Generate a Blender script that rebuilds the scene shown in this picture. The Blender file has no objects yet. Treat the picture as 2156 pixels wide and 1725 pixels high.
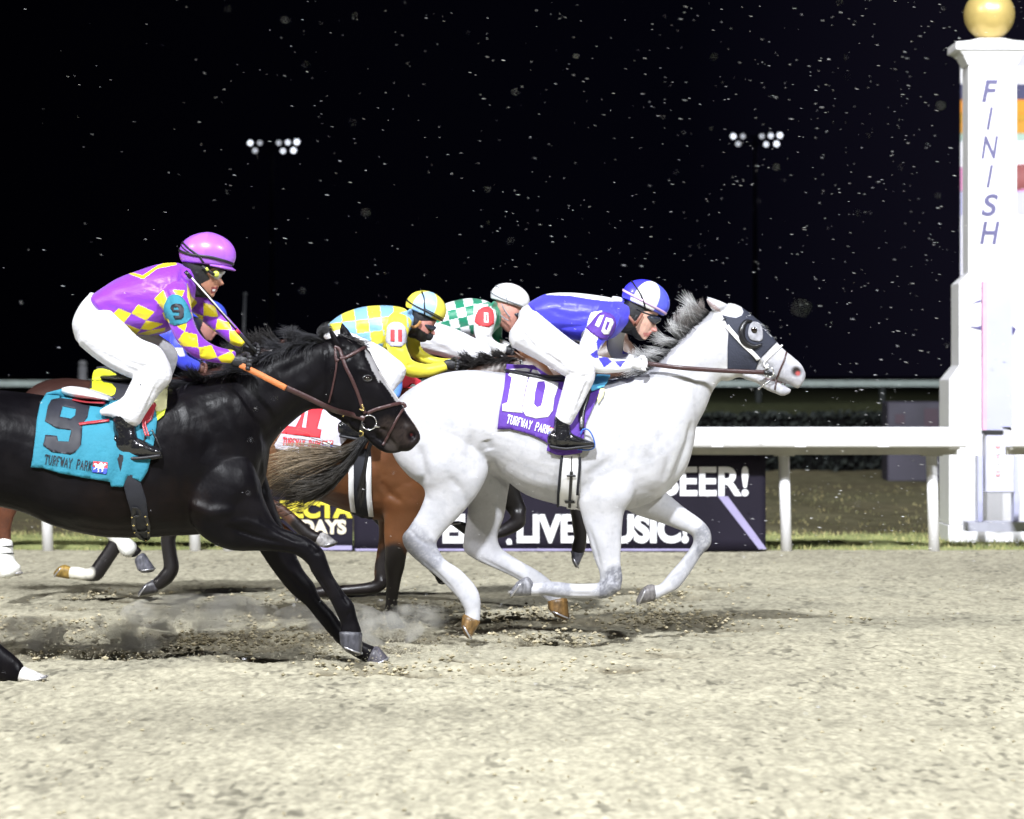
import bpy, bmesh, math, random
import numpy as np
from mathutils import Vector, Matrix
from mathutils.bvhtree import BVHTree
from mathutils.geometry import delaunay_2d_cdt
random.seed(7); rng = np.random.default_rng(7)
SC = bpy.context.scene
COL = SC.collection

# ------------------------------------------------------------------ camera, world, lights, exposure
F = 5616.0; CX = 1078.0; HY = 790.0; CH = 1.6          # focal length / principal point in units of a 2156-wide picture
cam_d = bpy.data.cameras.new('camera'); cam = bpy.data.objects.new('camera', cam_d); COL.objects.link(cam)
cam.location = (0, 0, CH); cam.rotation_euler = (math.radians(90), 0, 0)
cam_d.sensor_width = 36.0; cam_d.lens = 36.0 * F / 2156.0; cam_d.shift_y = -(862.2 - HY) / 2156.0
cam_d.clip_end = 3000; cam_d.clip_start = 0.5
cam_d.dof.use_dof = True; cam_d.dof.focus_distance = 15.4; cam_d.dof.aperture_fstop = 2.8
SC.camera = cam
world = bpy.data.worlds.new('World'); SC.world = world; world.use_nodes = True
wn = world.node_tree; wn.nodes.clear()
wo = wn.nodes.new('ShaderNodeOutputWorld'); wb = wn.nodes.new('ShaderNodeBackground')
wt = wn.nodes.new('ShaderNodeTexCoord'); ws = wn.nodes.new('ShaderNodeSeparateXYZ'); wr = wn.nodes.new('ShaderNodeValToRGB')
wm = wn.nodes.new('ShaderNodeMapRange'); wm.inputs[1].default_value = -0.22; wm.inputs[2].default_value = 0.24
wr.color_ramp.elements[0].color = (0.0002, 0.0002, 0.0006, 1); wr.color_ramp.elements[1].color = (0.0075, 0.0066, 0.0135, 1)
e = wr.color_ramp.elements.new(0.62); e.color = (0.0011, 0.0011, 0.0030, 1)
wn.links.new(wt.outputs['Generated'], ws.inputs[0]); wn.links.new(ws.outputs[0], wm.inputs[0])
wn.links.new(wm.outputs[0], wr.inputs[0]); wn.links.new(wr.outputs[0], wb.inputs[0]); wn.links.new(wb.outputs[0], wo.inputs[0])
wb.inputs[1].default_value = 1.0

def spot(name, loc, target, power, size, cone, blend, col):
    l = bpy.data.lights.new(name, 'SPOT'); l.energy = power; l.shadow_soft_size = size; l.spot_size = math.radians(cone)
    l.spot_blend = blend; l.color = col
    o = bpy.data.objects.new(name, l); COL.objects.link(o); o.location = loc
    o.rotation_euler = (Vector(target) - Vector(loc)).to_track_quat('-Z', 'Y').to_euler()
    return o
# floodlight banks on the grandstand roof behind the photographer, and two added fill spots
spot('floodlight_or_fill', (-6, -20, 36), (0.5, 16, 0.5), 192000, 1.4, 52, 0.7, (0.93, 0.955, 1.0))
spot('floodlight_or_fill', (24, -9, 27), (3.5, 21, 0.5), 56000, 1.0, 62, 0.8, (0.93, 0.95, 1.0))
spot('floodlight_or_fill', (0, -12, 30), (0, 78, 0.5), 210000, 0.5, 27, 0.6, (0.95, 0.98, 1.0))  # added fill spot that brightens the far bank and its rail
spot('floodlight_or_fill', (10, -10, 24), (5.0, 26, 3.2), 36000, 0.4, 13, 0.7, (0.95, 0.96, 1.0))  # narrow spot added to whiten the finish post
spot('floodlight_or_fill', (-30, -4, 25), (0.5, 17, 0.5), 34000, 0.8, 62, 0.8, (1.0, 0.98, 0.95))
SC.view_settings.view_transform = 'Standard'; SC.view_settings.look = 'None'
SC.view_settings.exposure = 0.0; SC.view_settings.gamma = 1.0
SC.cycles.max_bounces = 5; SC.cycles.diffuse_bounces = 2; SC.cycles.transparent_max_bounces = 6
SC.cycles.sample_clamp_indirect = 3.0

# ------------------------------------------------------------------ helpers
def W(px, py, D):
    return Vector(((px - CX) * D / F, D, CH - (py - HY) * D / F))
def srgb(r, g, b):
    f = lambda c: (c / 255 / 12.92) if c / 255 <= 0.04045 else ((c / 255 + 0.055) / 1.055) ** 2.4
    return (f(r), f(g), f(b))
def C(ox, oy, pts, k=0.312474):                          # crop pixels -> picture units
    return [(ox * 0.598889 + x * k, oy * 0.598889 + y * k) for x, y in pts]
cA = lambda pts: C(2250, 980, pts, 0.18056)
cB = lambda pts: C(1050, 1100, pts, 0.19098)
c1 = lambda pts: C(0, 750, pts)
c2 = lambda pts: C(0, 1500, pts)
c3 = lambda pts: C(700, 1000, pts)
c5 = lambda pts: C(1400, 900, pts)
c7 = lambda pts: C(2100, 900, pts)
c8 = lambda pts: C(0, 1200, pts, 0.13889)

def thing(name, label, cat, loc, group=None):
    o = bpy.data.objects.new(name, None); COL.objects.link(o); o.location = loc; o.empty_display_size = 0.2
    o['label'] = label; o['category'] = cat
    if group: o['group'] = group
    return o
def obj(name, me, mat=None, parent=None, smooth=True, kind=None, label=None, cat=None, group=None):
    o = bpy.data.objects.new(name, me); COL.objects.link(o)
    if mat is not None and len(me.materials) == 0: me.materials.append(mat)
    if smooth: me.shade_smooth()
    if parent is not None:
        o.parent = parent
        off = Vector(parent.location); q = parent.parent
        while q is not None: off += Vector(parent.matrix_parent_inverse.translation); off += Vector(q.location); q = q.parent
        o.matrix_parent_inverse = Matrix.Translation(-off)
    if kind: o['kind'] = kind
    if label: o['label'] = label
    if cat: o['category'] = cat
    if group: o['group'] = group
    return o
def mesh(name, verts, faces):
    me = bpy.data.meshes.new(name); me.from_pydata([tuple(v) for v in verts], [], faces); me.update(); return me
class MB:                                                # mesh collector
    def __init__(s): s.v = []; s.f = []; s.c = []; s.m = []
    def add(s, v, f, col=None, m=0):
        n = len(s.v); s.v += [tuple(q) for q in v]; s.f += [tuple(i + n for i in q) for q in f]; s.m += [m] * len(f)
        s.c += [col or (1, 1, 1)] * len(v)
    def box(s, a, b, m=0):
        (x0, y0, z0), (x1, y1, z1) = a, b
        s.add([(x0,y0,z0),(x1,y0,z0),(x1,y1,z0),(x0,y1,z0),(x0,y0,z1),(x1,y0,z1),(x1,y1,z1),(x0,y1,z1)],
              [(0,3,2,1),(4,5,6,7),(0,1,5,4),(1,2,6,5),(2,3,7,6),(3,0,4,7)], m=m)
    def tube(s, pts, rad, n=8, cols=None, m=0, flat=1.0, up=None):
        pts = [Vector(p) for p in pts]; N = len(pts); vs = []; fs = []; cc = []
        if not hasattr(rad, '__len__'): rad = [rad] * N
        ref = Vector(up) if up else None
        for i, p in enumerate(pts):
            t = (pts[min(i + 1, N - 1)] - pts[max(i - 1, 0)]).normalized()
            r = ref or (Vector((0, 1, 0)) if abs(t.y) < 0.9 else Vector((1, 0, 0)))
            a = t.cross(r).normalized(); b = a.cross(t).normalized()
            for k in range(n):
                th = 2 * math.pi * k / n + math.pi / n
                vs.append(p + a * math.cos(th) * rad[i] + b * math.sin(th) * rad[i] * flat)
                cc.append(cols[i] if cols else (1, 1, 1))
        for i in range(N - 1):
            for k in range(n):
                k2 = (k + 1) % n; fs.append((i * n + k, i * n + k2, (i + 1) * n + k2, (i + 1) * n + k))
        fs.append(tuple(range(n - 1, -1, -1))); fs.append(tuple((N - 1) * n + k for k in range(n)))
        n0 = len(s.v); s.add(vs, fs, m=m); s.c[n0:] = cc
    def me(s, name, color=False):
        me = mesh(name, s.v, s.f)
        me.polygons.foreach_set('material_index', s.m)
        if color: set_col(me, np.array(s.c))
        return me
def set_col(me, c):
    a = me.color_attributes.get('Col') or me.color_attributes.new('Col', 'FLOAT_COLOR', 'POINT')
    full = np.ones((len(me.vertices), 4), np.float32); full[:, :3] = c; a.data.foreach_set('color', full.ravel())
def co(me):
    a = np.empty(len(me.vertices) * 3, np.float32); me.vertices.foreach_get('co', a); return a.reshape(-1, 3).astype(float)
def nor(me):
    a = np.empty(len(me.vertices) * 3, np.float32); me.vertices.foreach_get('normal', a); return a.reshape(-1, 3).astype(float)
def P_of(c):
    return CX + c[:, 0] * F / c[:, 1], HY + (CH - c[:, 2]) * F / c[:, 1]
def inside(X, Y, poly):
    r = np.zeros(X.shape, bool); n = len(poly)
    for i in range(n):
        x1, y1 = poly[i]; x2, y2 = poly[(i + 1) % n]
        if y1 == y2: continue
        r ^= ((y1 > Y) != (y2 > Y)) & (X < (x2 - x1) * (Y - y1) / (y2 - y1) + x1)
    return r
def catmull(st, sub):
    a = np.array(st, float); n = len(a); out = []
    for i in range(n - 1):
        p0, p1, p2, p3 = a[max(i - 1, 0)], a[i], a[i + 1], a[min(i + 2, n - 1)]
        for k in range(sub):
            t = k / sub
            out.append(0.5 * (2 * p1 + (p2 - p0) * t + (2 * p0 - 5 * p1 + 4 * p2 - p3) * t * t + (3 * p1 - p0 - 3 * p2 + p3) * t ** 3))
    out.append(a[-1]); return np.array(out)
def hash2(i, j, s):
    h = np.sin(i * 127.1 + j * 311.7 + s * 74.7) * 43758.5453; return h - np.floor(h)
def vnoise(x, y, s=0):
    i = np.floor(x); j = np.floor(y); u = x - i; v = y - j; u = u * u * (3 - 2 * u); v = v * v * (3 - 2 * v)
    a, b, c, d = hash2(i, j, s), hash2(i + 1, j, s), hash2(i, j + 1, s), hash2(i + 1, j + 1, s)
    return (a * (1 - u) + b * u) * (1 - v) + (c * (1 - u) + d * u) * v - 0.5

class Sculpt:
    """collects closed lofts and turns them into one continuous skin"""
    def __init__(s, D0, slope=0.0, x0=0.0): s.mb = MB(); s.D0 = D0; s.slope = slope; s.x0 = x0
    def D(s, x, yo=0): return s.D0 + yo + s.slope * (x - s.x0)
    def w(s, x, y, yo=0): return W(x, y, s.D(x, yo))
    def loft(s, pairs, yo=0.0, sub=6, n=36, ex=2.15):
        """stations (ax, ay, bx, by, half width m[, yo])"""
        st = catmull([(p + (yo,)) if len(p) == 5 else p for p in pairs], sub)
        rings = []
        for ax, ay, bx, by, wd, y in st:
            A = s.w(ax, ay, y); B = s.w(bx, by, y); c = (A + B) / 2; u = (A - B) / 2; rings.append((c, u, max(wd, 0.002)))
        c0, u0, w0 = rings[0]; c1_, u1, w1 = rings[-1]
        d0 = (rings[0][0] - rings[1][0]).normalized(); d1 = (rings[-1][0] - rings[-2][0]).normalized()
        e0 = min(u0.length, w0) * 0.5; e1 = min(u1.length, w1) * 0.5
        rings = [(c0 + d0 * e0, u0 * 0.5, w0 * 0.5), (c0 + d0 * e0 * 0.6, u0 * 0.82, w0 * 0.82)] + rings + \
                [(c1_ + d1 * e1 * 0.6, u1 * 0.82, w1 * 0.82), (c1_ + d1 * e1, u1 * 0.5, w1 * 0.5)]
        vs = []; fs = []; L = Vector((0, 1, 0))
        for c, u, wd in rings:
            for k in range(n):
                t = 2 * math.pi * k / n; ct, stt = math.cos(t), math.sin(t)
                a = math.copysign(abs(ct) ** (2 / ex), ct); b = math.copysign(abs(stt) ** (2 / ex), stt)
                vs.append(c + u * a + L * wd * b)
        N = len(rings)
        for i in range(N - 1):
            for k in range(n):
                k2 = (k + 1) % n; fs.append((i * n + k, i * n + k2, (i + 1) * n + k2, (i + 1) * n + k))
        fs.append(tuple(range(n - 1, -1, -1))); fs.append(tuple((N - 1) * n + k for k in range(n)))
        # outward orientation
        a, b, c = vs[2 * n], vs[2 * n + 1], vs[3 * n]
        if (Vector(b) - Vector(a)).cross(Vector(c) - Vector(a)).dot(Vector(a) - rings[2][0]) < 0: fs = [tuple(reversed(f)) for f in fs]
        s.mb.add(vs, fs)
    def limb(s, st, yo=0.0, k=1.0, sub=4, n=16, ex=2.1):
        """stations (x, y, r[, yo]) in picture units; k = lateral / in-plane ratio"""
        st = [tuple(p) if len(p) == 4 else tuple(p) + (yo,) for p in st]
        pr = []
        for i, (x, y, r, yy) in enumerate(st):
            x0, y0 = st[max(i - 1, 0)][:2]; x1, y1 = st[min(i + 1, len(st) - 1)][:2]
            l = math.hypot(x1 - x0, y1 - y0) or 1; nx, ny = -(y1 - y0) / l, (x1 - x0) / l
            pr.append((x + nx * r, y + ny * r, x - nx * r, y - ny * r, k * r * s.D(x, yy) / F, yy))
        s.loft(pr, sub=sub, n=n, ex=ex)
    def ball(s, x, y, rx, ry, wd, yo=0.0, ang=0.0):
        vs = []; fs = []; c = s.w(x, y, yo); sc = s.D(x, yo) / F; ca, sa = math.cos(ang), math.sin(ang); m, n = 10, 16
        for i in range(m + 1):
            ph = math.pi * i / m
            for j in range(n):
                th = 2 * math.pi * j / n
                a = math.sin(ph) * math.cos(th) * rx; b = math.cos(ph) * ry; l = math.sin(ph) * math.sin(th)
                vs.append(c + Vector(((a * ca - b * sa) * sc, l * wd, -(a * sa + b * ca) * sc)))
        for i in range(m):
            for j in range(n):
                j2 = (j + 1) % n; fs.append((i * n + j, i * n + j2, (i + 1) * n + j2, (i + 1) * n + j))
        k = (m // 2) * n; A, B, Cc = vs[k], vs[k + 1], vs[k + n]
        if (B - A).cross(Cc - A).dot(A - c) < 0: fs = [tuple(reversed(f)) for f in fs]
        s.mb.add(vs, fs)
    def skin(s, name, voxel, smooth=6, fac=0.5):
        me = s.mb.me(name); o = bpy.data.objects.new(name, me); COL.objects.link(o)
        bm = bmesh.new(); bm.from_mesh(me); bmesh.ops.remove_doubles(bm, verts=bm.verts, dist=1e-6); bm.to_mesh(me); bm.free()
        m = o.modifiers.new('r', 'REMESH'); m.mode = 'VOXEL'; m.voxel_size = voxel; m.use_smooth_shade = True
        m2 = o.modifiers.new('s', 'SMOOTH'); m2.factor = fac; m2.iterations = smooth
        dg = bpy.context.evaluated_depsgraph_get(); dg.update()
        out = bpy.data.meshes.new_from_object(o.evaluated_get(dg)); out.name = name
        bpy.data.objects.remove(o); bpy.data.meshes.remove(me); return out

def carve(me, strokes):
    """strokes: (points, width, depth m[, side]) ; depth > 0 cuts in, < 0 swells. side -1 near only, 1 far only, None both (by D range (lo, hi))"""
    c = co(me); n = nor(me); X, Y = P_of(c); disp = np.zeros(len(c))
    for st in strokes:
        pts, wd, dep = st[:3]; rngD = st[3] if len(st) > 3 else None
        d2 = np.full(len(c), 1e9); T = np.zeros(len(c)); m = len(pts) - 1
        if m == 0: d2 = (X - pts[0][0]) ** 2 + (Y - pts[0][1]) ** 2; T[:] = .5
        for i in range(m):
            ax, ay = pts[i]; bx, by = pts[i + 1]; l2 = (bx - ax) ** 2 + (by - ay) ** 2
            t = np.clip(((X - ax) * (bx - ax) + (Y - ay) * (by - ay)) / l2, 0, 1)
            d = (X - ax - t * (bx - ax)) ** 2 + (Y - ay - t * (by - ay)) ** 2
            k = d < d2; d2[k] = d[k]; T[k] = (i + t[k]) / m
        g = np.exp(-d2 / (wd * wd)) * (1.0 if m == 0 else np.clip(np.sin(np.pi * np.clip(T, 0.03, 0.97)) * 1.8, 0, 1)) * np.clip(np.abs(n[:, 1]) * 1.5, 0, 1)
        if rngD is not None: g = g * ((c[:, 1] > rngD[0]) & (c[:, 1] < rngD[1]))
        disp -= g * dep
    c = c + n * disp[:, None]
    me.vertices.foreach_set('co', c.astype(np.float32).ravel()); me.update()
def bvh_of(me):
    c = co(me); return BVHTree.FromPolygons([Vector(v) for v in c], [tuple(p.vertices) for p in me.polygons])
CAMP = Vector((0, 0, CH))
def hit(bvh, x, y, D, off=0.0):
    d = (W(x, y, 10.0) - CAMP).normalized()
    h, n, i, _ = bvh.ray_cast(CAMP, d)
    if h is None:
        h, n, i, _ = bvh.find_nearest(W(x, y, D))
        if h is None: return W(x, y, D), Vector((0, -1, 0))
        w = W(x, y, D); w.y = h.y
        return w - Vector((0, off, 0)), Vector((0, -1, 0))
    if n.dot(d) > 0: n = -n
    return h + n * off, n
def dense(poly, step):
    out = []; n = len(poly)
    for i in range(n):
        (x0, y0), (x1, y1) = poly[i], poly[(i + 1) % n]; k = max(1, int(math.hypot(x1 - x0, y1 - y0) / step))
        out += [(x0 + (x1 - x0) * j / k, y0 + (y1 - y0) * j / k) for j in range(k)]
    return out
def patch(name, loops, bvh, D, off, mat, parent, step=6.0, wrinkle=0.0, thick=0.003, mirror=None, round_=False, label=None):
    if round_: loops = [rounded(l) for l in loops]
    pts = []; edges = []; loops_d = [dense(l, step) for l in loops]
    for l in loops_d:
        n0 = len(pts); pts += l; edges += [(n0 + i, n0 + (i + 1) % len(l)) for i in range(len(l))]
    xs = [p[0] for p in pts]; ys = [p[1] for p in pts]
    gx = np.arange(min(xs) + step / 2, max(xs), step); gy = np.arange(min(ys) + step / 2, max(ys), step)
    if len(gx) and len(gy):
        GX, GY = np.meshgrid(gx, gy); GX = GX.ravel() + (rng.random(GX.size) - .5) * step * .3; GY = GY.ravel() + (rng.random(GY.size) - .5) * step * .3
        m = np.zeros(GX.shape, bool)
        for l in loops: m ^= inside(GX, GY, l)
        bp = np.array(pts)
        for x, y in zip(GX[m], GY[m]):
            if np.min((bp[:, 0] - x) ** 2 + (bp[:, 1] - y) ** 2) > (step * .35) ** 2: pts.append((x, y))
    r = delaunay_2d_cdt([Vector(p) for p in pts], edges, [], 0, 1e-5)
    V, Fc = r[0], r[2]
    cx = np.array([sum(V[i].x for i in f) / len(f) for f in Fc]); cy = np.array([sum(V[i].y for i in f) / len(f) for f in Fc])
    m = np.zeros(cx.shape, bool)
    for l in loops: m ^= inside(cx, cy, l)
    vs = []
    for v in V:
        o2 = off
        if wrinkle:
            o2 += wrinkle * (0.9 * float(vnoise(np.array(v.x / 17 + v.y / 60), np.array(v.y / 55.), 3)) + 0.5 * float(vnoise(np.array(v.x / 9 - v.y / 30), np.array(v.y / 25.), 5)) + .35)
        vs.append(hit(bvh, v.x, v.y, D, o2)[0])
    fs = [tuple(Fc[i]) for i in range(len(Fc)) if m[i]]
    me = mesh(name, vs, fs)
    bm = bmesh.new(); bm.from_mesh(me)
    bmesh.ops.delete(bm, geom=[v for v in bm.verts if not v.link_faces], context='VERTS')
    for f in bm.faces:
        if f.normal.y > 0: f.normal_flip()
    if mirror is not None:                                # the same cloth on the far side
        g = bmesh.ops.duplicate(bm, geom=bm.verts[:] + bm.edges[:] + bm.faces[:])['geom']
        for v in g:
            if isinstance(v, bmesh.types.BMVert): v.co.y = 2 * (mirror(v.co) if callable(mirror) else mirror) - v.co.y
        for f in g:
            if isinstance(f, bmesh.types.BMFace): f.normal_flip()
    bm.to_mesh(me); bm.free()
    o = obj(name, me, mat, parent, label=label)
    if thick:
        s = o.modifiers.new('solid', 'SOLIDIFY'); s.thickness = thick; s.offset = -1
    return o
def rounded(l):
    out = []
    for i in range(len(l)):
        a, b = l[i], l[(i + 1) % len(l)]
        out += [(a[0] * .75 + b[0] * .25, a[1] * .75 + b[1] * .25), (a[0] * .25 + b[0] * .75, a[1] * .25 + b[1] * .75)]
    return out
def ribbon(mb, P3, N3, width, th, flip=False):
    vs = []; fs = []; N = len(P3)
    for i in range(N):
        t = (P3[min(i + 1, N - 1)] - P3[max(i - 1, 0)]).normalized(); s = t.cross(N3[i]).normalized() * (width / 2); n = N3[i] * th
        p = P3[i]; vs += [p - s, p + s, p + s * .9 + n, p - s * .9 + n]
    for i in range(N - 1):
        for k in range(4):
            k2 = (k + 1) % 4; fs.append((i * 4 + k, i * 4 + k2, i * 4 + 4 + k2, i * 4 + 4 + k))
    fs += [(0, 1, 2, 3), tuple((N - 1) * 4 + k for k in (3, 2, 1, 0))]
    mb.add(vs, fs)
def strap(mb, pts, width, bvh, D, off=0.002, th=0.003, sub=6):
    st = catmull(pts, sub); P3 = []; N3 = []
    for x, y in st:
        p, n = hit(bvh, x, y, D, off); P3.append(p); N3.append(n)
    ribbon(mb, P3, N3, width, th)
def finish(mb, name, mat, parent, **k):
    me = mb.me(name)
    bm = bmesh.new(); bm.from_mesh(me); bmesh.ops.recalc_face_normals(bm, faces=bm.faces); bm.to_mesh(me); bm.free()
    return obj(name, me, mat, parent, **k)

# ------------------------------------------------------------------ materials
def new_mat(name):
    m = bpy.data.materials.new(name); m.use_nodes = True; nt = m.node_tree; return m, nt, nt.nodes['Principled BSDF']
def nd(nt, t, **k):
    n = nt.nodes.new(t)
    for a, b in k.items(): setattr(n, a, b)
    return n
def mat(name, col=None, rough=0.6, metal=0.0, spec=0.5, var=0.12, scale=6.0, stretch=(1, 1, 1), bump=0.0, bscale=60.0, attr=False,
        emit=0.0, sheen=0.0, coat=0.0, trans=0.0, bstretch=None, rvar=0.0):
    m, nt, b = new_mat(name); L = nt.links
    tc = nd(nt, 'ShaderNodeNewGeometry'); mp = nd(nt, 'ShaderNodeMapping'); mp.inputs['Scale'].default_value = stretch
    L.new(tc.outputs['Position'], mp.inputs['Vector'])
    nz = nd(nt, 'ShaderNodeTexNoise'); nz.inputs['Scale'].default_value = scale; nz.inputs['Detail'].default_value = 6
    L.new(mp.outputs[0], nz.inputs['Vector'])
    mr = nd(nt, 'ShaderNodeMapRange'); mr.inputs[1].default_value = 0.3; mr.inputs[2].default_value = 0.7
    mr.inputs[3].default_value = 1 - var; mr.inputs[4].default_value = 1 + var; L.new(nz.outputs[0], mr.inputs[0])
    vm = nd(nt, 'ShaderNodeVectorMath', operation='MULTIPLY')
    if attr:
        at = nd(nt, 'ShaderNodeAttribute'); at.attribute_name = 'Col'; L.new(at.outputs['Color'], vm.inputs[0])
    else: vm.inputs[0].default_value = col
    cb = nd(nt, 'ShaderNodeCombineXYZ')
    for i in range(3): L.new(mr.outputs[0], cb.inputs[i])
    L.new(cb.outputs[0], vm.inputs[1]); L.new(vm.outputs[0], b.inputs['Base Color'])
    b.inputs['Roughness'].default_value = rough; b.inputs['Metallic'].default_value = metal
    b.inputs['Specular IOR Level'].default_value = spec
    if rvar:
        m3 = nd(nt, 'ShaderNodeMapRange'); m3.inputs[1].default_value = .3; m3.inputs[2].default_value = .7
        m3.inputs[3].default_value = rough - rvar; m3.inputs[4].default_value = rough + rvar; L.new(nz.outputs[0], m3.inputs[0]); L.new(m3.outputs[0], b.inputs['Roughness'])
    if sheen: b.inputs['Sheen Weight'].default_value = sheen
    if coat: b.inputs['Coat Weight'].default_value = coat; b.inputs['Coat Roughness'].default_value = 0.12
    if trans: b.inputs['Transmission Weight'].default_value = trans
    if emit:
        if attr: L.new(vm.outputs[0], b.inputs['Emission Color'])
        else: b.inputs['Emission Color'].default_value = (*col, 1)
        b.inputs['Emission Strength'].default_value = emit
    if bump:
        mp2 = nd(nt, 'ShaderNodeMapping'); mp2.inputs['Scale'].default_value = bstretch or stretch; L.new(tc.outputs['Position'], mp2.inputs['Vector'])
        n2 = nd(nt, 'ShaderNodeTexNoise'); n2.inputs['Scale'].default_value = bscale; n2.inputs['Detail'].default_value = 5; L.new(mp2.outputs[0], n2.inputs['Vector'])
        bp = nd(nt, 'ShaderNodeBump'); bp.inputs['Strength'].default_value = bump; bp.inputs['Distance'].default_value = 0.01
        L.new(n2.outputs[0], bp.inputs['Height']); L.new(bp.outputs[0], b.inputs['Normal'])
    return m
# ------------------------------------------------------------------ the ground
def sand_height(x, y):
    h = 0.030 * vnoise(x / 0.9, y / 1.6, 1) + 0.010 * vnoise(x / 0.17, y / 0.30, 2) + 0.010 * vnoise(x / 0.06, y / 0.12, 3) + 0.011 * vnoise(x / 0.026, y / 0.055, 4)
    return h
# churned furrows and hoof cuts (picture position of the centre, half length m, half width m, depth m)
CUTS = []
for (px, py, n, sx, sy) in [(60, 1325, 16, 1.0, .8), (300, 1355, 26, 1.4, .6), (560, 1345, 26, 1.0, .7), (700, 1290, 14, .8, .6), (1230, 1300, 30, 1.4, .9),
                        (1460, 1312, 14, .7, .5), (930, 1290, 14, .9, .8), (780, 1410, 8, .35, .2), (1150, 1345, 9, .5, .3), (430, 1270, 22, 1.5, 1.2), (150, 1380, 14, .8, .4),
                        (1350, 1250, 10, 1.2, 1.0), (1000, 1400, 6, 1.8, .5)]:
    D = CH * F / (py - HY)
    for i in range(n):
        p = W(px, py, D)
        CUTS.append((p.x + random.gauss(0, sx * .5), p.y + random.gauss(0, sy * .55), random.uniform(.05, .22), random.uniform(.05, .14), random.uniform(.02, .055)))
def cut_field(x, y):
    h = np.zeros_like(x); w = np.zeros_like(x)
    for cx_, cy_, a, b, d in CUTS:
        m = (np.abs(x - cx_) < a * 3) & (np.abs(y - cy_) < b * 3)
        if not m.any(): continue
        q = ((x[m] - cx_) / a) ** 2 + ((y[m] - cy_) / b) ** 2
        q2 = ((x[m] - cx_ + a) / (a * .7)) ** 2 + ((y[m] - cy_ - b * .8) / (b * .8)) ** 2
        h[m] += -d * np.exp(-q) + d * .6 * np.exp(-q2); w[m] = np.maximum(w[m], np.exp(-q * .8))
    return h, w
def build_track():
    ys = [7.0]
    while ys[-1] < 24.25: ys.append(ys[-1] + 0.012 * (ys[-1] / 10) ** 2)
    ys = np.array(ys); t = np.concatenate([np.linspace(-9, -1.12, 26), np.linspace(-1.1, 1.1, 620), np.linspace(1.12, 9, 26)])
    Y, T = np.meshgrid(ys, t, indexing='ij'); X = T * (Y * 0.2 + 0.12)
    ch, cw = cut_field(X, Y)
    rough_m = np.clip(0.75 + 0.5 * vnoise(X / 1.5, Y / 2.5, 9), .3, 1.2)
    Z = sand_height(X, Y) * rough_m * 1.15 + ch
    Z = np.where(Y > 23.9, Z * .4 + 0.01, Z) - 0.004
    n, m = Y.shape; idx = np.arange(n * m).reshape(n, m)
    f = np.stack([idx[:-1, :-1].ravel(), idx[:-1, 1:].ravel(), idx[1:, 1:].ravel(), idx[1:, :-1].ravel()], 1)
    me = bpy.data.meshes.new('dirt_track'); me.from_pydata(np.stack([X.ravel(), Y.ravel(), Z.ravel()], 1).tolist(), [], f.tolist()); me.update()
    big = np.clip(.5 + .8 * vnoise(X / 1.3, Y / 3.6, 21) + .5 * vnoise(X / .45, Y / 1.1, 22), 0, 1)[..., None]
    a = np.array(srgb(175, 170, 149)); bcol = np.array(srgb(160, 155, 136)); dk = np.array(srgb(96, 88, 70))
    fine = 1.0 + .16 * vnoise(X / 2.2 + Y / 3, Y / .42, 71) + .42 * vnoise(X / .020, Y / .055, 31) + .30 * vnoise(X / .042, Y / .11, 33) + .14 * vnoise(X / .12, Y / .35, 35)
    spots = np.clip((vnoise(X / .034, Y / .085, 37) + .5 * vnoise(X / .3, Y / .6, 38) - .36) * 5, 0, .45)
    colr = (a * (1 - big) + bcol * big) * np.clip(fine, .5, 1.35)[..., None] * (1 - spots)[..., None]
    shade_band = np.exp(-((X + 1.1) / 1.5) ** 2 - ((Y - 12.4 - .10 * X) / .62) ** 2) * np.clip(.8 + .9 * vnoise(X / .5, Y / .9, 51), .3, 1.1); colr = colr * (1 - .24 * shade_band)[..., None]  # broad floodlight shadow painted into the sand colour, broken up by noise
    k = np.clip(cw * (0.75 + .8 * vnoise(X / .1, Y / .14, 41)), 0, .85)[..., None]
    colr = colr * (1 - k) + dk * k  # darker dug sand in the cuts, with hoof-print shade painted in
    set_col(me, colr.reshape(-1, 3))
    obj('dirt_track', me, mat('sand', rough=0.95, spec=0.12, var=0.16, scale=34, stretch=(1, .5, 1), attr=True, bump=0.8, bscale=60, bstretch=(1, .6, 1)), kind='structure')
build_track()

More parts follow.
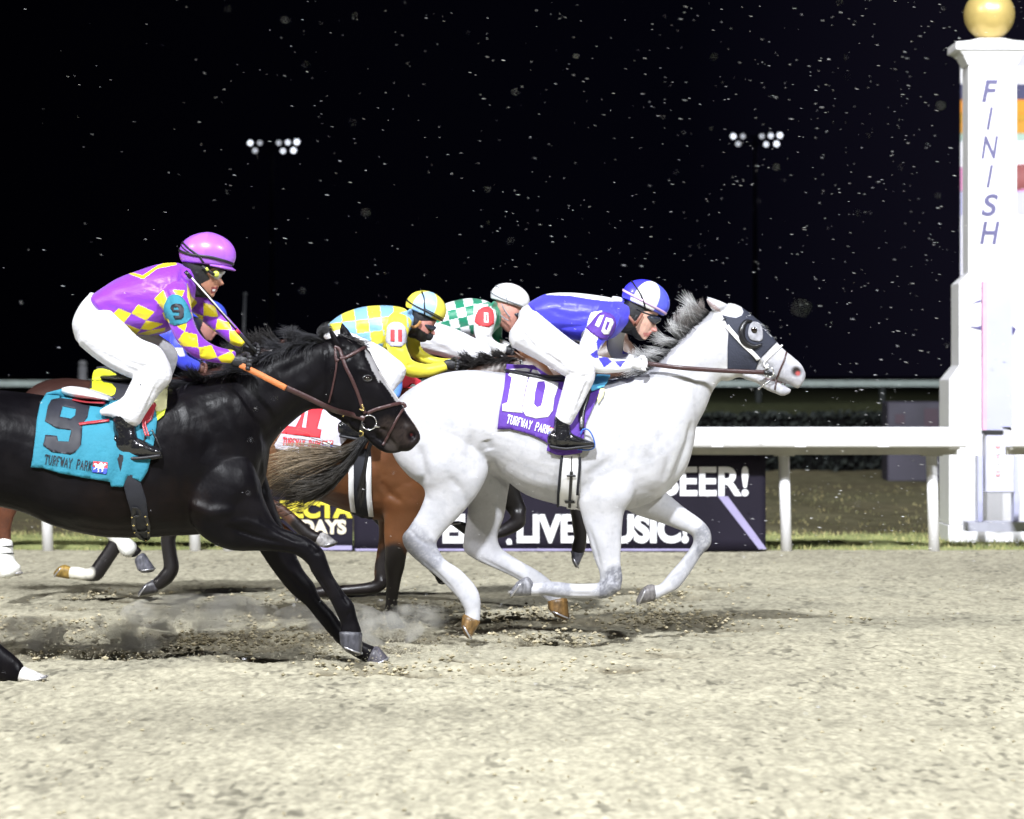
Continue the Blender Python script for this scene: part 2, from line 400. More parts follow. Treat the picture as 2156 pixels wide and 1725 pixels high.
def turf_z(y):
    return np.interp(y, [0, 23.9, 24.15, 41, 46, 66, 74, 90, 3000], [-.5, -.4, -.012, .03, .05, .15, .82, .72, .6])
def build_turf():
    ys = np.concatenate([[0, 12, 23], np.arange(24.0, 48, .14), np.arange(48, 80, .5), [85, 95, 120, 200, 500, 1500]])
    t = np.concatenate([[-6, -3], np.linspace(-1.15, 1.15, 160), [3, 6]])
    Y, T = np.meshgrid(ys, t, indexing='ij'); X = T * (Y * .22 + 1)
    Z = turf_z(Y) + np.where((Y > 24) & (Y < 100), .05 * vnoise(X / .5, Y / .8, 5) + .03 * vnoise(X / .15, Y / .2, 6), 0)
    n, m = Y.shape; idx = np.arange(n * m).reshape(n, m)
    f = np.stack([idx[:-1, :-1].ravel(), idx[:-1, 1:].ravel(), idx[1:, 1:].ravel(), idx[1:, :-1].ravel()], 1)
    me = bpy.data.meshes.new('infield_ground'); me.from_pydata(np.stack([X.ravel(), Y.ravel(), Z.ravel()], 1).tolist(), [], f.tolist()); me.update()
    g1 = np.array(srgb(142, 148, 98)); g2 = np.array(srgb(84, 78, 60)); g3 = np.array(srgb(88, 92, 66)); q = np.clip((Y - 26.6 + .7 * vnoise(X / .8, Y / .9, 8)) / .9, 0, 1)[..., None]
    q2 = np.clip((Y - 46) / 8, 0, 1)[..., None]; v = np.clip(.5 + 1.1 * vnoise(X / 2.2, Y / 1.6, 12), 0, 1)[..., None]
    c = g1 * (1 - q) + (g2 * (1 - v * .4) + np.array(srgb(88, 90, 66)) * v * .4) * q; c = c * (1 - q2) + g3 * q2
    set_col(me, c.reshape(-1, 3))
    obj('infield_ground', me, mat('turf', rough=0.95, spec=0.1, var=0.28, scale=4, attr=True, bump=0.8, bscale=20), kind='structure')
build_turf()
def build_grass():
    mb = MB()
    for i in range(15000):
        y = 24.32 + 2.9 * random.random() ** 1.2 if i < 10500 else random.uniform(27, 38); x = random.uniform(-1.05, 1.05) * (y * .2)
        h = random.uniform(.02, .055) * (1.0 if y < 27 else .8); a = random.uniform(0, 6.28); w = .006 if y < 27 else .01; z = float(turf_z(y)) - .005
        dx, dy = math.cos(a) * w, math.sin(a) * w; lx, ly = random.gauss(0, .02), random.gauss(0, .02)
        k = random.random(); c = srgb(124 + 66 * k, 138 + 40 * k, 84 + 38 * k) if y < 27 else srgb(104 + 40 * k, 106 + 26 * k, 70 + 20 * k)
        mb.add([(x - dx, y - dy, z), (x + dx, y + dy, z), (x + lx, y + ly, z + h)], [(0, 1, 2)], c)
    obj('grass', mb.me('grass', True), mat('grass_blades', rough=.8, attr=True, var=.1), smooth=False, kind='stuff',
        label='short green and straw-coloured grass along the verge behind the white rail', cat='grass')
build_grass()

# ------------------------------------------------------------------ low dark hedge, far bank rail
def build_hedge():
    mb = MB(); y0, y1 = 43.2, 45.2
    for i in range(15000):
        x = random.uniform(-10.5, 10.5); u = random.random()
        y = y0 + (y1 - y0) * random.random(); top = .98 + .05 * float(vnoise(np.array(x / .4), np.array(y / .4), 2)) ; z = random.uniform(0.0, top)
        if u < .5: y = y0 + abs(random.gauss(0, .12))
        elif u < .8: z = top - abs(random.gauss(0, .08))
        s = random.uniform(.03, .07); n = Vector((random.gauss(0, 1), random.gauss(0, 1), random.gauss(0, 1))).normalized()
        t = n.orthogonal().normalized() * s; b = n.cross(t) * .6; p = Vector((x, y, z)); k = random.random()
        mb.add([p - t, p - b, p + t, p + b], [(0, 1, 2, 3)], (.006 + .008 * k, .008 + .009 * k, .008 + .006 * k))
    t = thing('hedge', 'low dark clipped hedge running across the infield behind the white rail', 'hedge', (0, 44, 0))
    obj('foliage', mb.me('foliage', True), mat('hedge_leaf', rough=.8, attr=True, spec=.2), t, smooth=False)
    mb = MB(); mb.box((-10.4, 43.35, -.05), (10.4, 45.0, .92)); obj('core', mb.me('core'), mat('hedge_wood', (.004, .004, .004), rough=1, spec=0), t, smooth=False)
build_hedge()
white_metal = mat('white_painted_metal', (.82, .82, .84), rough=.35, var=.04, scale=3)
def far_rail():
    y = 76.0; t = thing('far_rail', 'thin pale rail on posts along the far grass bank', 'rail', (0, y, .8))
    zt = CH - (801 - HY) * y / F; mb = MB()
    mb.box((-18, y - .08, zt - .17), (18, y + .08, zt)); o = obj('top_rail', mb.me('top_rail'), mat('far_rail_white', (.42, .50, .48), rough=.5), t, smooth=False)
    for i, px in enumerate((-70, 290, 830, 1100, 1352, 1597, 1858, 2110)):
        x = (px - CX) * y / F; mb = MB(); mb.tube([(x, y + .05, zt - .17), (x, y + .05, .55)], .09, 8)
        obj('post', mb.me('post'), mat('rail_post_dark', (.03, .035, .035), rough=.7) if i == 0 else bpy.data.materials['rail_post_dark'], t)
far_rail()
def small_far_things():
    p = W(174, 800, 60); t = thing('marker_post', 'short grey marker post with a rounded cap, far left above the rail', 'post', (p.x, 60, .6))
    mb = MB(); mb.tube([(p.x, 60, .5), (p.x, 60, 1.8)], .1, 12); obj('shaft', mb.me('shaft'), mat('grey_plastic', (.12, .12, .13), rough=.6), t)
    mb = MB(); mb.tube([(p.x, 60, 1.8), (p.x, 60, 1.86), (p.x, 60, 1.93)], [.07, .11, .06], 12); obj('cap', mb.me('cap'), bpy.data.materials['grey_plastic'], t)
    a = W(513, 700, 58); b = W(516, 622, 58); t = thing('flag_pole', 'thin dim pole standing in the dark behind the purple jockey', 'pole', (a.x, 58, .5))
    mb = MB(); mb.tube([(a.x, 58, .5), a, b], [.04, .035, .03], 8); obj('shaft', mb.me('shaft'), mat('dim_steel', (.02, .021, .025), rough=.6), t)
    mb = MB(); mb.tube([b, b + Vector((0, 0, .06))], [.05, .05], 8); obj('cap', mb.me('cap'), bpy.data.materials['dim_steel'], t)
    # grey utility cabinet between hedge and rail
    y = 40.0; a = W(1868, 846, y); b = W(1985, 1010, y)
    t = thing('utility_cabinet', 'dim mauve-grey cabinet with two dark panels beside the finish post', 'cabinet', ((a.x + b.x) / 2, y, 0))
    mb = MB(); mb.box((a.x, y, .0), (b.x, y + .6, a.z)); o = obj('housing', mb.me('housing'), mat('mauve_grey', (.030, .027, .042), rough=.6, var=.3, scale=2), t, smooth=False)
    bv = o.modifiers.new('b', 'BEVEL'); bv.width = .02
    for q0, q1 in (((1885, 872), (1905, 892)), ((1946, 860), (1975, 905))):
        u, v = W(*q0, y - .01), W(*q1, y - .01); mb = MB(); mb.box((u.x, y - .012, v.z), (v.x, y - .003, u.z)); obj('panel', mb.me('panel'), mat('maroon_panel', (.035, .018, .03), rough=.5), t, smooth=False)
small_far_things()

# ------------------------------------------------------------------ white running rail
RY = 23.75; PY = 24.2
def rail_section(x0, x1, posts, label, group='white running rail sections'):
    t = thing('running_rail', label, 'rail', ((x0 + x1) / 2, PY, 0), group)
    # cover profile (y, z): a broad rolled aluminium cover that overhangs the track
    z1 = CH - (900 - HY) * RY / F; z0 = CH - (942 - HY) * RY / F
    prof = [(PY + .05, z1 - .005), (RY + .12, z1 + .002), (RY + .05, z1), (RY + .01, z1 - .02), (RY - .008, z1 - .07), (RY - .01, z0 + .05), (RY, z0 + .012), (RY + .015, z0),
            (RY + .02, z0 + .01), (RY + .014, z0 + .05), (RY + .012, z1 - .07), (RY + .03, z1 - .03), (PY + .05, z1 - .02)]
    vs = [(x, a, b) for x in (x0, x1) for a, b in prof]; n = len(prof)
    fs = [(i, (i + 1) % n, n + (i + 1) % n, n + i) for i in range(n)]; me = mesh('rail_cover', vs, fs)
    bm = bmesh.new(); bm.from_mesh(me); bmesh.ops.recalc_face_normals(bm, faces=bm.faces); bm.to_mesh(me); bm.free()
    obj('rail_cover', me, white_metal, t)
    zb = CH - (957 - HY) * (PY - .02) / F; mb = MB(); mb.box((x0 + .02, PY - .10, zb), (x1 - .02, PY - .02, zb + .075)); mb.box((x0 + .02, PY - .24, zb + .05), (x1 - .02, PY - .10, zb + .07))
    obj('under_rail', mb.me('under_rail'), mat('rail_underside', (.42, .41, .36), rough=.5) if 'rail_underside' not in bpy.data.materials else bpy.data.materials['rail_underside'], t, smooth=False)  # beige puts the shade under the white cover into the colour
    for k in range(1, 12):
        xj = x0 + (x1 - x0) * k / 12 if x1 - x0 > 4 else x1 + 1
        if xj < x1:
            mb = MB(); mb.box((xj - .05, RY - .0135, z0 + .006), (xj + .05, RY - .009, z1 - .075)); [mb.tube([(xj + q, RY - .013, zz), (xj + q, RY - .017, zz)], .007, 8) for q in (-.03, .03) for zz in (z0 + .03, z1 - .10)]
            obj('joint_plate', mb.me('joint_plate'), white_metal, t, smooth=False)
    for px in posts:
        a = W(px, 950, PY); b = W(px + 6, 1166, PY)
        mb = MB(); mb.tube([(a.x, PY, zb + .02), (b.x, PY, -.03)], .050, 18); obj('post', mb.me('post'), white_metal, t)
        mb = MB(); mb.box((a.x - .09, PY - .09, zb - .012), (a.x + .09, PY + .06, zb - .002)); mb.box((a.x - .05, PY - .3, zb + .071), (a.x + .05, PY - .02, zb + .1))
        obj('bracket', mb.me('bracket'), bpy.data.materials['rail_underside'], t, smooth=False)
X = lambda px, D: (px - CX) * D / F
rail_section(X(-60, RY), X(2034, RY), [-215, 95, 405, 475, 783, 1030, 1340, 1650, 1961], 'long white running rail with round posts, ending left of the finish post')
rail_section(X(2131, RY), X(2440, RY), [2270, 2400], 'short white running rail starting right of the finish post')

# ------------------------------------------------------------------ banners
def textmesh(name, s, mat_, parent, x, y, z, h, bold=0.0, shear=0.0, sx=1.0, width=None, align='LEFT', depth=.001, rot=(math.pi / 2, 0, 0), space=1.0):
    cu = bpy.data.curves.new(name, 'FONT'); cu.body = s; cu.size = 1.0; cu.offset = bold; cu.shear = shear; cu.align_x = align; cu.space_character = space; cu.extrude = 0.001
    o = bpy.data.objects.new(name, cu); COL.objects.link(o)
    dg = bpy.context.evaluated_depsgraph_get(); me = bpy.data.meshes.new_from_object(o.evaluated_get(dg)); bpy.data.objects.remove(o)
    c = co(me); lo = c.min(0); hi = c.max(0); cur_h = hi[1] - lo[1]; s_ = h / cur_h; s_x = s_ * sx
    if width: s_x = width / (hi[0] - lo[0])
    c[:, 0] = (c[:, 0] - (lo[0] if align == 'LEFT' else (lo[0] + hi[0]) / 2)) * s_x; c[:, 1] = (c[:, 1] - lo[1]) * s_; c[:, 2] *= depth / .001
    c = np.stack([c[:, 0] + x, y - c[:, 2], c[:, 1] + z], 1); me.vertices.foreach_set('co', c.astype(np.float32).ravel()); me.update(); me.name = name
    return obj(name, me, mat_, parent, smooth=False)
banner_dark = mat('banner_vinyl', (.013, .0105, .021), rough=.75, spec=.2, var=.25, scale=1.2, bump=.3, bscale=5)
lettering_white = mat('banner_white', (.80, .80, .84), rough=.6, var=.04)
def banners():
    BY = 24.10
    def panel(x0, x1, ztop, zbot, label):
        t = thing('banner', label, 'banner', ((x0 + x1) / 2, BY, 0), 'vinyl banners tied under the running rail')
        n = 60; vs = []
        for i in range(n + 1):
            x = x0 + (x1 - x0) * i / n
            for j in range(9):
                z = zbot + (ztop - zbot) * j / 8; vs.append((x, BY + .012 * math.sin(x * 2.3 + j * .3) * (1 - abs(j - 4) / 6), z))
        fs = [(i * 9 + j, (i + 1) * 9 + j, (i + 1) * 9 + j + 1, i * 9 + j + 1) for i in range(n) for j in range(8)]
        me = mesh('vinyl', vs, fs); o = obj('vinyl', me, banner_dark, t); s = o.modifiers.new('s', 'SOLIDIFY'); s.thickness = .003; s.offset = 1
        return t
    zt = CH - (958 - HY) * BY / F; zb = CH - (1160 - HY) * BY / F
    t = panel(X(745, BY), X(1612, BY), zt, zb, 'long dark banner reading LIVE MUSIC! and BEER! under the white rail')
    fy = BY - .018
    z = lambda py: CH - (py - HY) * fy / F; h = lambda a, b: (b - a) * fy / F
    textmesh('lettering', 'BEER!', lettering_white, t, X(1386, fy), fy, z(1045), h(982, 1045), .03, width=h(1386, 1576))
    textmesh('lettering', 'LIVE MUSIC!', lettering_white, t, X(1088, fy), fy, z(1144), h(1082, 1144), .05, width=h(1088, 1450))
    textmesh('lettering', 'EL', lettering_white, t, X(932, fy), fy, z(1144), h(1082, 1144), .05, width=h(932, 1000))
    textmesh('lettering', ',', lettering_white, t, X(1066, fy), fy, z(1156), h(1132, 1154), .05, width=h(1066, 1078))
    textmesh('lettering', ',', lettering_white, t, X(1076, fy), fy, z(1052), h(1030, 1052), .05, width=h(1076, 1090))
    a, b = W(1522, 1045, fy), W(1606, 1156, fy); mb = MB(); w = .045
    mb.add([(a.x - w, fy, a.z), (a.x + w, fy, a.z), (b.x + w * .8, fy, b.z), (b.x - w * .8, fy, b.z)], [(0, 3, 2, 1)]); obj('stripe', mb.me('stripe'), mat('banner_lilac', (.32, .29, .48), rough=.6), t, smooth=False)
    mb = MB(); mb.box((X(748, fy), fy, zb + .002), (X(1480, fy), fy + .003, zb + .022)); obj('hem', mb.me('hem'), bpy.data.materials['banner_lilac'], t, smooth=False)
    t = panel(X(556, BY), X(743, BY), zt, zb, 'dark banner with yellow FECTA and cream DAYS lettering under the rail')
    yel = mat('banner_yellow', (.78, .66, .05), rough=.6); cr = mat('banner_cream', (.74, .66, .52), rough=.6)
    textmesh('lettering', 'FECTA', yel, t, X(590, fy), fy, z(1091), h(1054, 1091), .05, width=h(590, 742))
    textmesh('lettering', 'DAYS', cr, t, X(634, fy), fy, z(1125), h(1094, 1125), .05, width=h(634, 729))
    mb = MB(); mb.box((X(560, fy), fy, zb + .01), (X(741, fy), fy + .003, zb + .05)); obj('hem', mb.me('hem'), bpy.data.materials['banner_lilac'], t, smooth=False)
banners()

# ------------------------------------------------------------------ finish post
def finish_post():
    D = 26.0; cx_ = X(2090, D); s = D / F; Z = lambda py: CH - (py - HY) * s
    t = thing('finish_post', 'tall white stepped finish post topped by a gold ball, reading FINISH', 'post', (cx_, D, 0))
    wp = mat('white_painted_wood', (.84, .84, .87), rough=.5, var=.03, bump=.1, bscale=15)
    def prof_block(name, rows):
        mb = MB(); vs = []; fs = []
        for hw, py in rows:
            w = hw * s; f_ = (hw - 51) * s * .6
            vs += [(cx_ - w, D - f_, Z(py)), (cx_ + w, D - f_, Z(py)), (cx_ + w, D + .35 + f_, Z(py)), (cx_ - w, D + .35 + f_, Z(py))]
        n = len(rows)
        for i in range(n - 1):
            for k in range(4): fs.append((i * 4 + k, (i + 1) * 4 + k, (i + 1) * 4 + (k + 1) % 4, i * 4 + (k + 1) % 4))
        fs += [(0, 1, 2, 3), tuple((n - 1) * 4 + k for k in (3, 2, 1, 0))]
        mb.add(vs, fs); me = mb.me(name); bm = bmesh.new(); bm.from_mesh(me); bmesh.ops.recalc_face_normals(bm, faces=bm.faces); bm.to_mesh(me); bm.free()
        o = obj(name, me, wp, t, smooth=False); b = o.modifiers.new('b', 'BEVEL'); b.width = .008; b.segments = 2; return o
    prof_block('column', [(51, 138), (51, 575), (73, 597), (73, 770), (96, 800), (96, 1104)])
    prof_block('plinth', [(98, 1104.5), (98, 1140)])
    prof_block('capital', [(26, 78), (46, 84), (80, 90), (80, 106), (73, 107), (62, 118), (54, 134), (51.5, 137.5)])
    # gold ball
    sb = Sculpt(D + .35); bm = bmesh.new(); bmesh.ops.create_uvsphere(bm, u_segments=48, v_segments=32, radius=53 * s * 1.012)
    bmesh.ops.translate(bm, vec=(X(2083, D + .17), D + .17, Z(26)), verts=bm.verts); me = bpy.data.meshes.new('gold_ball'); bm.to_mesh(me); bm.free()
    obj('gold_ball', me, mat('gold_paint', (.62, .47, .16), rough=.34, metal=.35, var=.06), t)
    fd = D - .006; s2 = fd / F; Z2 = lambda py: CH - (py - HY) * s2
    lm = mat('slate_lettering', (.10, .095, .20), rough=.5)
    for ch, y0, y1, wd in (('F', 168, 215, 34), ('I', 225, 273, 7), ('N', 286, 334, 36), ('I', 347, 395, 7), ('S', 408, 455, 36), ('H', 466, 514, 42)):
        textmesh('letter', ch, lm, t, X(2084, fd), fd, Z2(y1), (y1 - y0) * s2, .022 if ch != 'I' else .006, shear=.22, width=(wd if ch != 'I' else 15) * s2, align='CENTER')
    # swoosh emblem on the lower column
    fd = D - 22 * s * .6 - .012
    mb = MB(); q = [W(x, y, fd) for x, y in [(2040, 687), (2058, 688), (2072, 683), (2100, 676), (2120, 672), (2125, 684), (2140, 692), (2134, 704), (2118, 700), (2100, 694), (2072, 695), (2056, 692)]]
    mb.add(q, [tuple(range(len(q)))]); obj('emblem', mb.me('emblem'), mat('emblem_blue', (.10, .09, .25), rough=.5), t, smooth=False)
    mb = MB(); q = [W(x, y, fd) for x, y in [(2044, 640), (2060, 632), (2074, 630), (2074, 634), (2060, 636)]]
    mb.add(q, [tuple(range(len(q)))]); obj('emblem', mb.me('emblem'), bpy.data.materials['emblem_blue'], t, smooth=False)
    # photo-finish mirror strip and camera stand in front of the post
    D2 = 25.35; s3 = D2 / F; x0, x1 = X(2070, D2), X(2131, D2); z = lambda py: CH - (py - HY) * s3
    u = thing('timing_stand', 'pale lavender timing panel on a short stand in front of the finish post', 'equipment stand', ((x0 + x1) / 2, D2, 0))
    lav = mat('lavender_panel', (.42, .43, .62), rough=.3, var=.06, scale=1.5); pk = mat('pink_edge', (.75, .38, .62), rough=.4); lg = mat('pale_casing', (.56, .56, .68), rough=.4)
    mb = MB(); mb.box((x0 + .03, D2, z(905)), (x1, D2 + .08, z(592))); o = obj('mirror_panel', mb.me('mirror_panel'), lav, u, smooth=False)
    mb = MB(); mb.box((x0 - .005, D2 - .01, z(905)), (x0 + .028, D2 + .08, z(592))); obj('edge_strip', mb.me('edge_strip'), pk, u, smooth=False)
    mb = MB(); mb.box((x0 + .02, D2 - .03, z(1038)), (x1 + .02, D2 + .2, z(914))); o = obj('casing', mb.me('casing'), lg, u, smooth=False); b = o.modifiers.new('b', 'BEVEL'); b.width = .015
    mb = MB(); mb.box((x0 + .0, D2 - .04, z(914)), (x1 - .09, D2 + .1, z(906))); obj('shadow_gap', mb.me('shadow_gap'), mat('gap_shadow_black', (.01, .01, .012), rough=.6), u, smooth=False)  # black box drawn as the shadow between panel and casing
    red = mat('red_lamp_lens', (.8, .38, .42), rough=.3); wl = mat('white_lens', (.85, .85, .88), rough=.3)
    for py, m, r_ in ((940, red, .022), (952, wl, .03), (962.5, red, .013), (973, wl, .03), (987, wl, .03), (999, red, .022)):
        p = W(2101, py, D2 - .032); mb = MB(); mb.tube([p, p - Vector((0, .006, 0))], [r_, r_ * .95], 16); obj('lamp', mb.me('lamp'), m, u)
    for px in (2064, 2140):
        mb = MB(); mb.box((X(px - 5, D2), D2, z(1098)), (X(px + 5, D2), D2 + .15, z(960))); obj('leg', mb.me('leg'), lav, u, smooth=False)
    mb = MB(); mb.box((X(2036, D2), D2 - .06, z(1112) - .03), (X(2168, D2), D2 + .22, z(1099))); obj('base_plate', mb.me('base_plate'), lg, u, smooth=False)
finish_post()

# ------------------------------------------------------------------ lit tote board behind the post
def tote():
    D = 62.0; z = lambda py: CH - (py - HY) * D / F
    t = thing('video_board', 'large lit video board half hidden behind the finish post', 'video board', (X(2160, D), D, 0))
    x0, x1 = X(2023.5, D), X(2330, D)
    mb = MB(); mb.box((x0 + .25, D + .05, z(745)), (x1 - .03, D + 1.2, z(96))); obj('cabinet', mb.me('cabinet'), mat('board_casing', (.1, .1, .13), rough=.5), t, smooth=False)
    for px in (2060, 2290):
        mb = MB(); mb.box((X(px - 9, D), D + .3, .3), (X(px + 9, D), D + .8, z(746))); obj('leg', mb.me('leg'), bpy.data.materials['board_casing'], t, smooth=False)
    rows = [(92, 140, (.55, .55, .8), 'header'), (141, 176, (.95, .95, 1.0), 'panel'), (177, 209, (.06, .06, .14), 'panel'), (210, 238, (.80, .30, .02), 'panel'), (239, 254, (.55, .30, .02), 'panel'),
            (255, 280, (.65, .30, .03), 'panel'), (281, 296, (.4, .55, .48), 'panel'), (297, 352, (.92, .92, 1.0), 'panel'), (353, 402, (.75, .3, .55), 'panel'), (403, 452, (.55, .55, .8), 'panel'), (453, 745, (.86, .86, 1.0), 'panel')]
    for i, (a, b, c, nm) in enumerate(rows):
        mb = MB(); mb.box((x0, D, z(b)), (x1, D + .045, z(a))); obj('screen_' + nm, mb.me(nm), mat('screen_glow', c, emit=.8, rough=.4, var=.10, scale=.9), t, smooth=False)
    mb = MB(); mb.tube([W(2151, 345, D - .02), W(2153, 375, D - .02), W(2156, 398, D - .02)], [.18, .32, .42], 10, flat=.05); obj('screen_picture', mb.me('pic'), mat('screen_skin', (.35, .12, .12), emit=.7), t)
tote()

# ------------------------------------------------------------------ far floodlight masts
def mast(px, dy, shape, bright, label):
    D = 200.0; t = thing('floodlight_mast', label, 'floodlight', (X(px, D), D, 0), 'floodlight masts beyond the infield')
    z = lambda y: CH - (y - HY) * D / F
    mb = MB(); mb.tube([(X(px, D), D, .5), (X(px, D), D, z(305 + dy))], [.22, .12], 12); obj('pole', mb.me('pole'), mat('mast_steel', (.06, .065, .09), rough=.5), t)
    mb = MB()
    for yy in (302, 317): mb.box((X(px - 48, D), D + .02, z(yy + dy) - .06), (X(px + 50, D), D + .2, z(yy + dy) + .06))
    obj('crossarm', mb.me('crossarm'), bpy.data.materials['mast_steel'], t, smooth=False)
    for (lx, ly, r, e) in shape:
        c = W(px + lx, 300 + ly + dy, D - .5); mb = MB(); mb.tube([c + Vector((0, .45, .08)), c], [.2, r * D / F * .75], 14); l = obj('lamp_head', mb.me('lamp_head'), bpy.data.materials['mast_steel'], t)
        mb = MB(); mb.tube([c - Vector((0, .02, .0)), c - Vector((0, .03, 0))], r * D / F * .56, 14); obj('lens', mb.me('lens'), mat('lamp_glow', (.86, .9, 1.0), emit=bright * e), l)
SH = [(-46, 1, 7.5, 1.0), (-26, 1, 6.5, .35), (-36, 17, 6.5, .45), (14, 1, 6.5, .4), (33, 0, 7, .75), (52, -1, 8, 1.1), (23, 18, 7, .75), (45, 17, 8, 1.0)]
mast(573, 0, SH, 3.4, 'distant floodlight mast with eight lamps, above the purple-capped jockey')
mast(1590, -14, SH, 3.4, 'distant floodlight mast with eight lamps, left of the finish post')
# snow, clods, kicked-up sand
def snow():
    mb = MB()
    def flake(p, a, b):
        n = 7; yaw = random.uniform(0, 6.28); tx = random.gauss(.14, .05); ty = random.gauss(0, .05); vs = [p + Vector((0, 0, a * .09))]; vs2 = [p - Vector((0, 0, a * .09))]; ring = []
        for k in range(n):
            th = 2 * math.pi * k / n + yaw; r = a * random.uniform(.7, 1.05); x, y = math.cos(th) * r, math.sin(th) * r * .8
            ring.append(p + Vector((x, y, -x * tx + y * ty)))
        vs = vs + vs2 + ring; fs = [(0, 2 + k, 2 + (k + 1) % n) for k in range(n)] + [(1, 2 + (k + 1) % n, 2 + k) for k in range(n)]
        mb.add(vs, fs)
    for i in range(1900):
        u = random.random(); px = 2156 * (1 - (1 - u) ** 1.0) ** .45 if random.random() < .85 else random.uniform(0, 2156)
        py = random.uniform(-10, 1180) if random.random() < .93 else random.uniform(1100, 1725)
        D = random.uniform(11, 26) if py < 1170 else random.uniform(9, 11)
        p = W(px, py, D)
        if p.z < .05: continue
        flake(p, min(.018, .0072 * math.exp(random.gauss(0, .42))) * D / 16, 1)
    for i in range(90):
        px = random.uniform(300, 2156) ; py = random.uniform(0, 1250); D = random.uniform(6.0, 10); flake(W(px, py, D), random.uniform(.0025, .0045), 1)
    for px, py, D in ((1687, 648, 3.6), (770, 447, 6), (601, 42, 6.5), (1085, 193, 6.5), (1027, 398, 7), (1213, 118, 8), (45, 637, 9), (1634, 352, 6.5), (1980, 222, 6)): flake(W(px, py, D), .0065, 1)
    obj('snowflakes', mb.me('snowflakes'), mat('snow', (.9, .9, .93), rough=.7, var=0, emit=0), kind='stuff', label='white snowflakes falling across the night sky and in front of the horses', cat='snow')
snow()
def clods():
    mb = MB(); mb2 = MB()
    def lump(m_, p, r, c):
        n = 5; vs = [p + Vector((0, 0, r * .8)), p - Vector((0, 0, r * .7))]
        for k in range(n):
            th = 2 * math.pi * k / n; rr = r * random.uniform(.7, 1.2); vs.append(p + Vector((math.cos(th) * rr * 1.3, math.sin(th) * rr, random.uniform(-.2, .2) * r)))
        m_.add(vs, [(0, 2 + k, 2 + (k + 1) % n) for k in range(n)] + [(1, 2 + (k + 1) % n, 2 + k) for k in range(n)], c)
    for cx_, cy_, a, b, d in CUTS:
        for i in range(12):
            x = cx_ + random.gauss(0, a * 1.6); y = cy_ + random.gauss(0, b * 1.5); k = random.random()
            lump(mb, Vector((x, y, random.uniform(-.01, .03))), random.uniform(.004, .017), srgb(134 + 60 * k, 127 + 56 * k, 104 + 50 * k))
    for i in range(700):
        y = random.uniform(9, 23.5); x = random.uniform(-1, 1) * y * .2; k = random.random(); lump(mb, Vector((x, y, .0)), random.uniform(.004, .010), srgb(120 + 50 * k, 112 + 50 * k, 90 + 45 * k))
    obj('dirt_clods', mb.me('dirt_clods', True), mat('clods', rough=.95, attr=True, spec=.1), smooth=False, kind='stuff', label='loose clods of sand scattered over the track around the hoof prints', cat='dirt')
    for px, py, D, n, sx, sz, in ((800, 1335, 15.2, 3000, .26, .07), (850, 1300, 16.6, 1500, .24, .09), (180, 1300, 15.8, 1600, .5, .09), (420, 1275, 17.0, 1300, .55, .08), (640, 1290, 16.0, 1200, .4, .08), (250, 1365, 15.0, 1200, .45, .05), (1130, 1330, 15.8, 500, .4, .04)):
        c = W(px, py, D)
        for i in range(n):
            p = c + Vector((random.gauss(0, sx), random.gauss(0, .25), 0)); p.z = abs(random.gauss(0, sz)) + .0; k = random.random()
            lump(mb2, p, random.uniform(.001, .003), srgb(176 + 30 * k, 170 + 30 * k, 150 + 30 * k))
    obj('sand_spray', mb2.me('sand_spray', True), mat('spray', rough=.95, attr=True, spec=.1), smooth=False, kind='stuff', label='fine sand kicked up by the hooves above the track', cat='sand')
clods()
def dust():
    mb = MB(); m, n = 10, 16
    for px, py, D, rx, ry, rz in ((790, 1325, 15.5, .30, .22, .11), (690, 1300, 15.9, .34, .25, .10), (255, 1340, 15.4, .34, .25, .13), (420, 1290, 16.2, .5, .3, .12), (880, 1300, 16.6, .26, .2, .09), (60, 1340, 15.6, .4, .25, .12)):
        c = W(px, py, D); c.z = max(c.z, .04); vs = []; fs = []
        for i in range(m + 1):
            ph = math.pi * i / m
            for j in range(n):
                th = 2 * math.pi * j / n; vs.append(c + Vector((math.sin(ph) * math.cos(th) * rx, math.sin(ph) * math.sin(th) * ry, math.cos(ph) * rz)))
        for i in range(m):
            for j in range(n): j2 = (j + 1) % n; fs.append((i * n + j, (i + 1) * n + j, (i + 1) * n + j2, i * n + j2))
        mb.add(vs, fs)
    mt, nt, b = new_mat('dust'); nt.nodes.remove(b); L = nt.links; out = [q for q in nt.nodes if q.type == 'OUTPUT_MATERIAL'][0]
    v = nd(nt, 'ShaderNodeVolumePrincipled'); v.inputs['Color'].default_value = (.93, .90, .80, 1); v.inputs['Anisotropy'].default_value = -.1
    g = nd(nt, 'ShaderNodeNewGeometry'); z = nd(nt, 'ShaderNodeTexNoise'); z.inputs['Scale'].default_value = 7; z.inputs['Detail'].default_value = 4; L.new(g.outputs['Position'], z.inputs['Vector'])
    r = nd(nt, 'ShaderNodeMapRange'); r.inputs[1].default_value = .47; r.inputs[2].default_value = .75; r.inputs[3].default_value = 0; r.inputs[4].default_value = 12; L.new(z.outputs[0], r.inputs[0])
    L.new(r.outputs[0], v.inputs['Density']); L.new(v.outputs[0], out.inputs['Volume'])
    obj('dust', mb.me('dust'), mt, kind='stuff', label='pale dust hanging low over the sand behind the hooves', cat='dust')
dust()
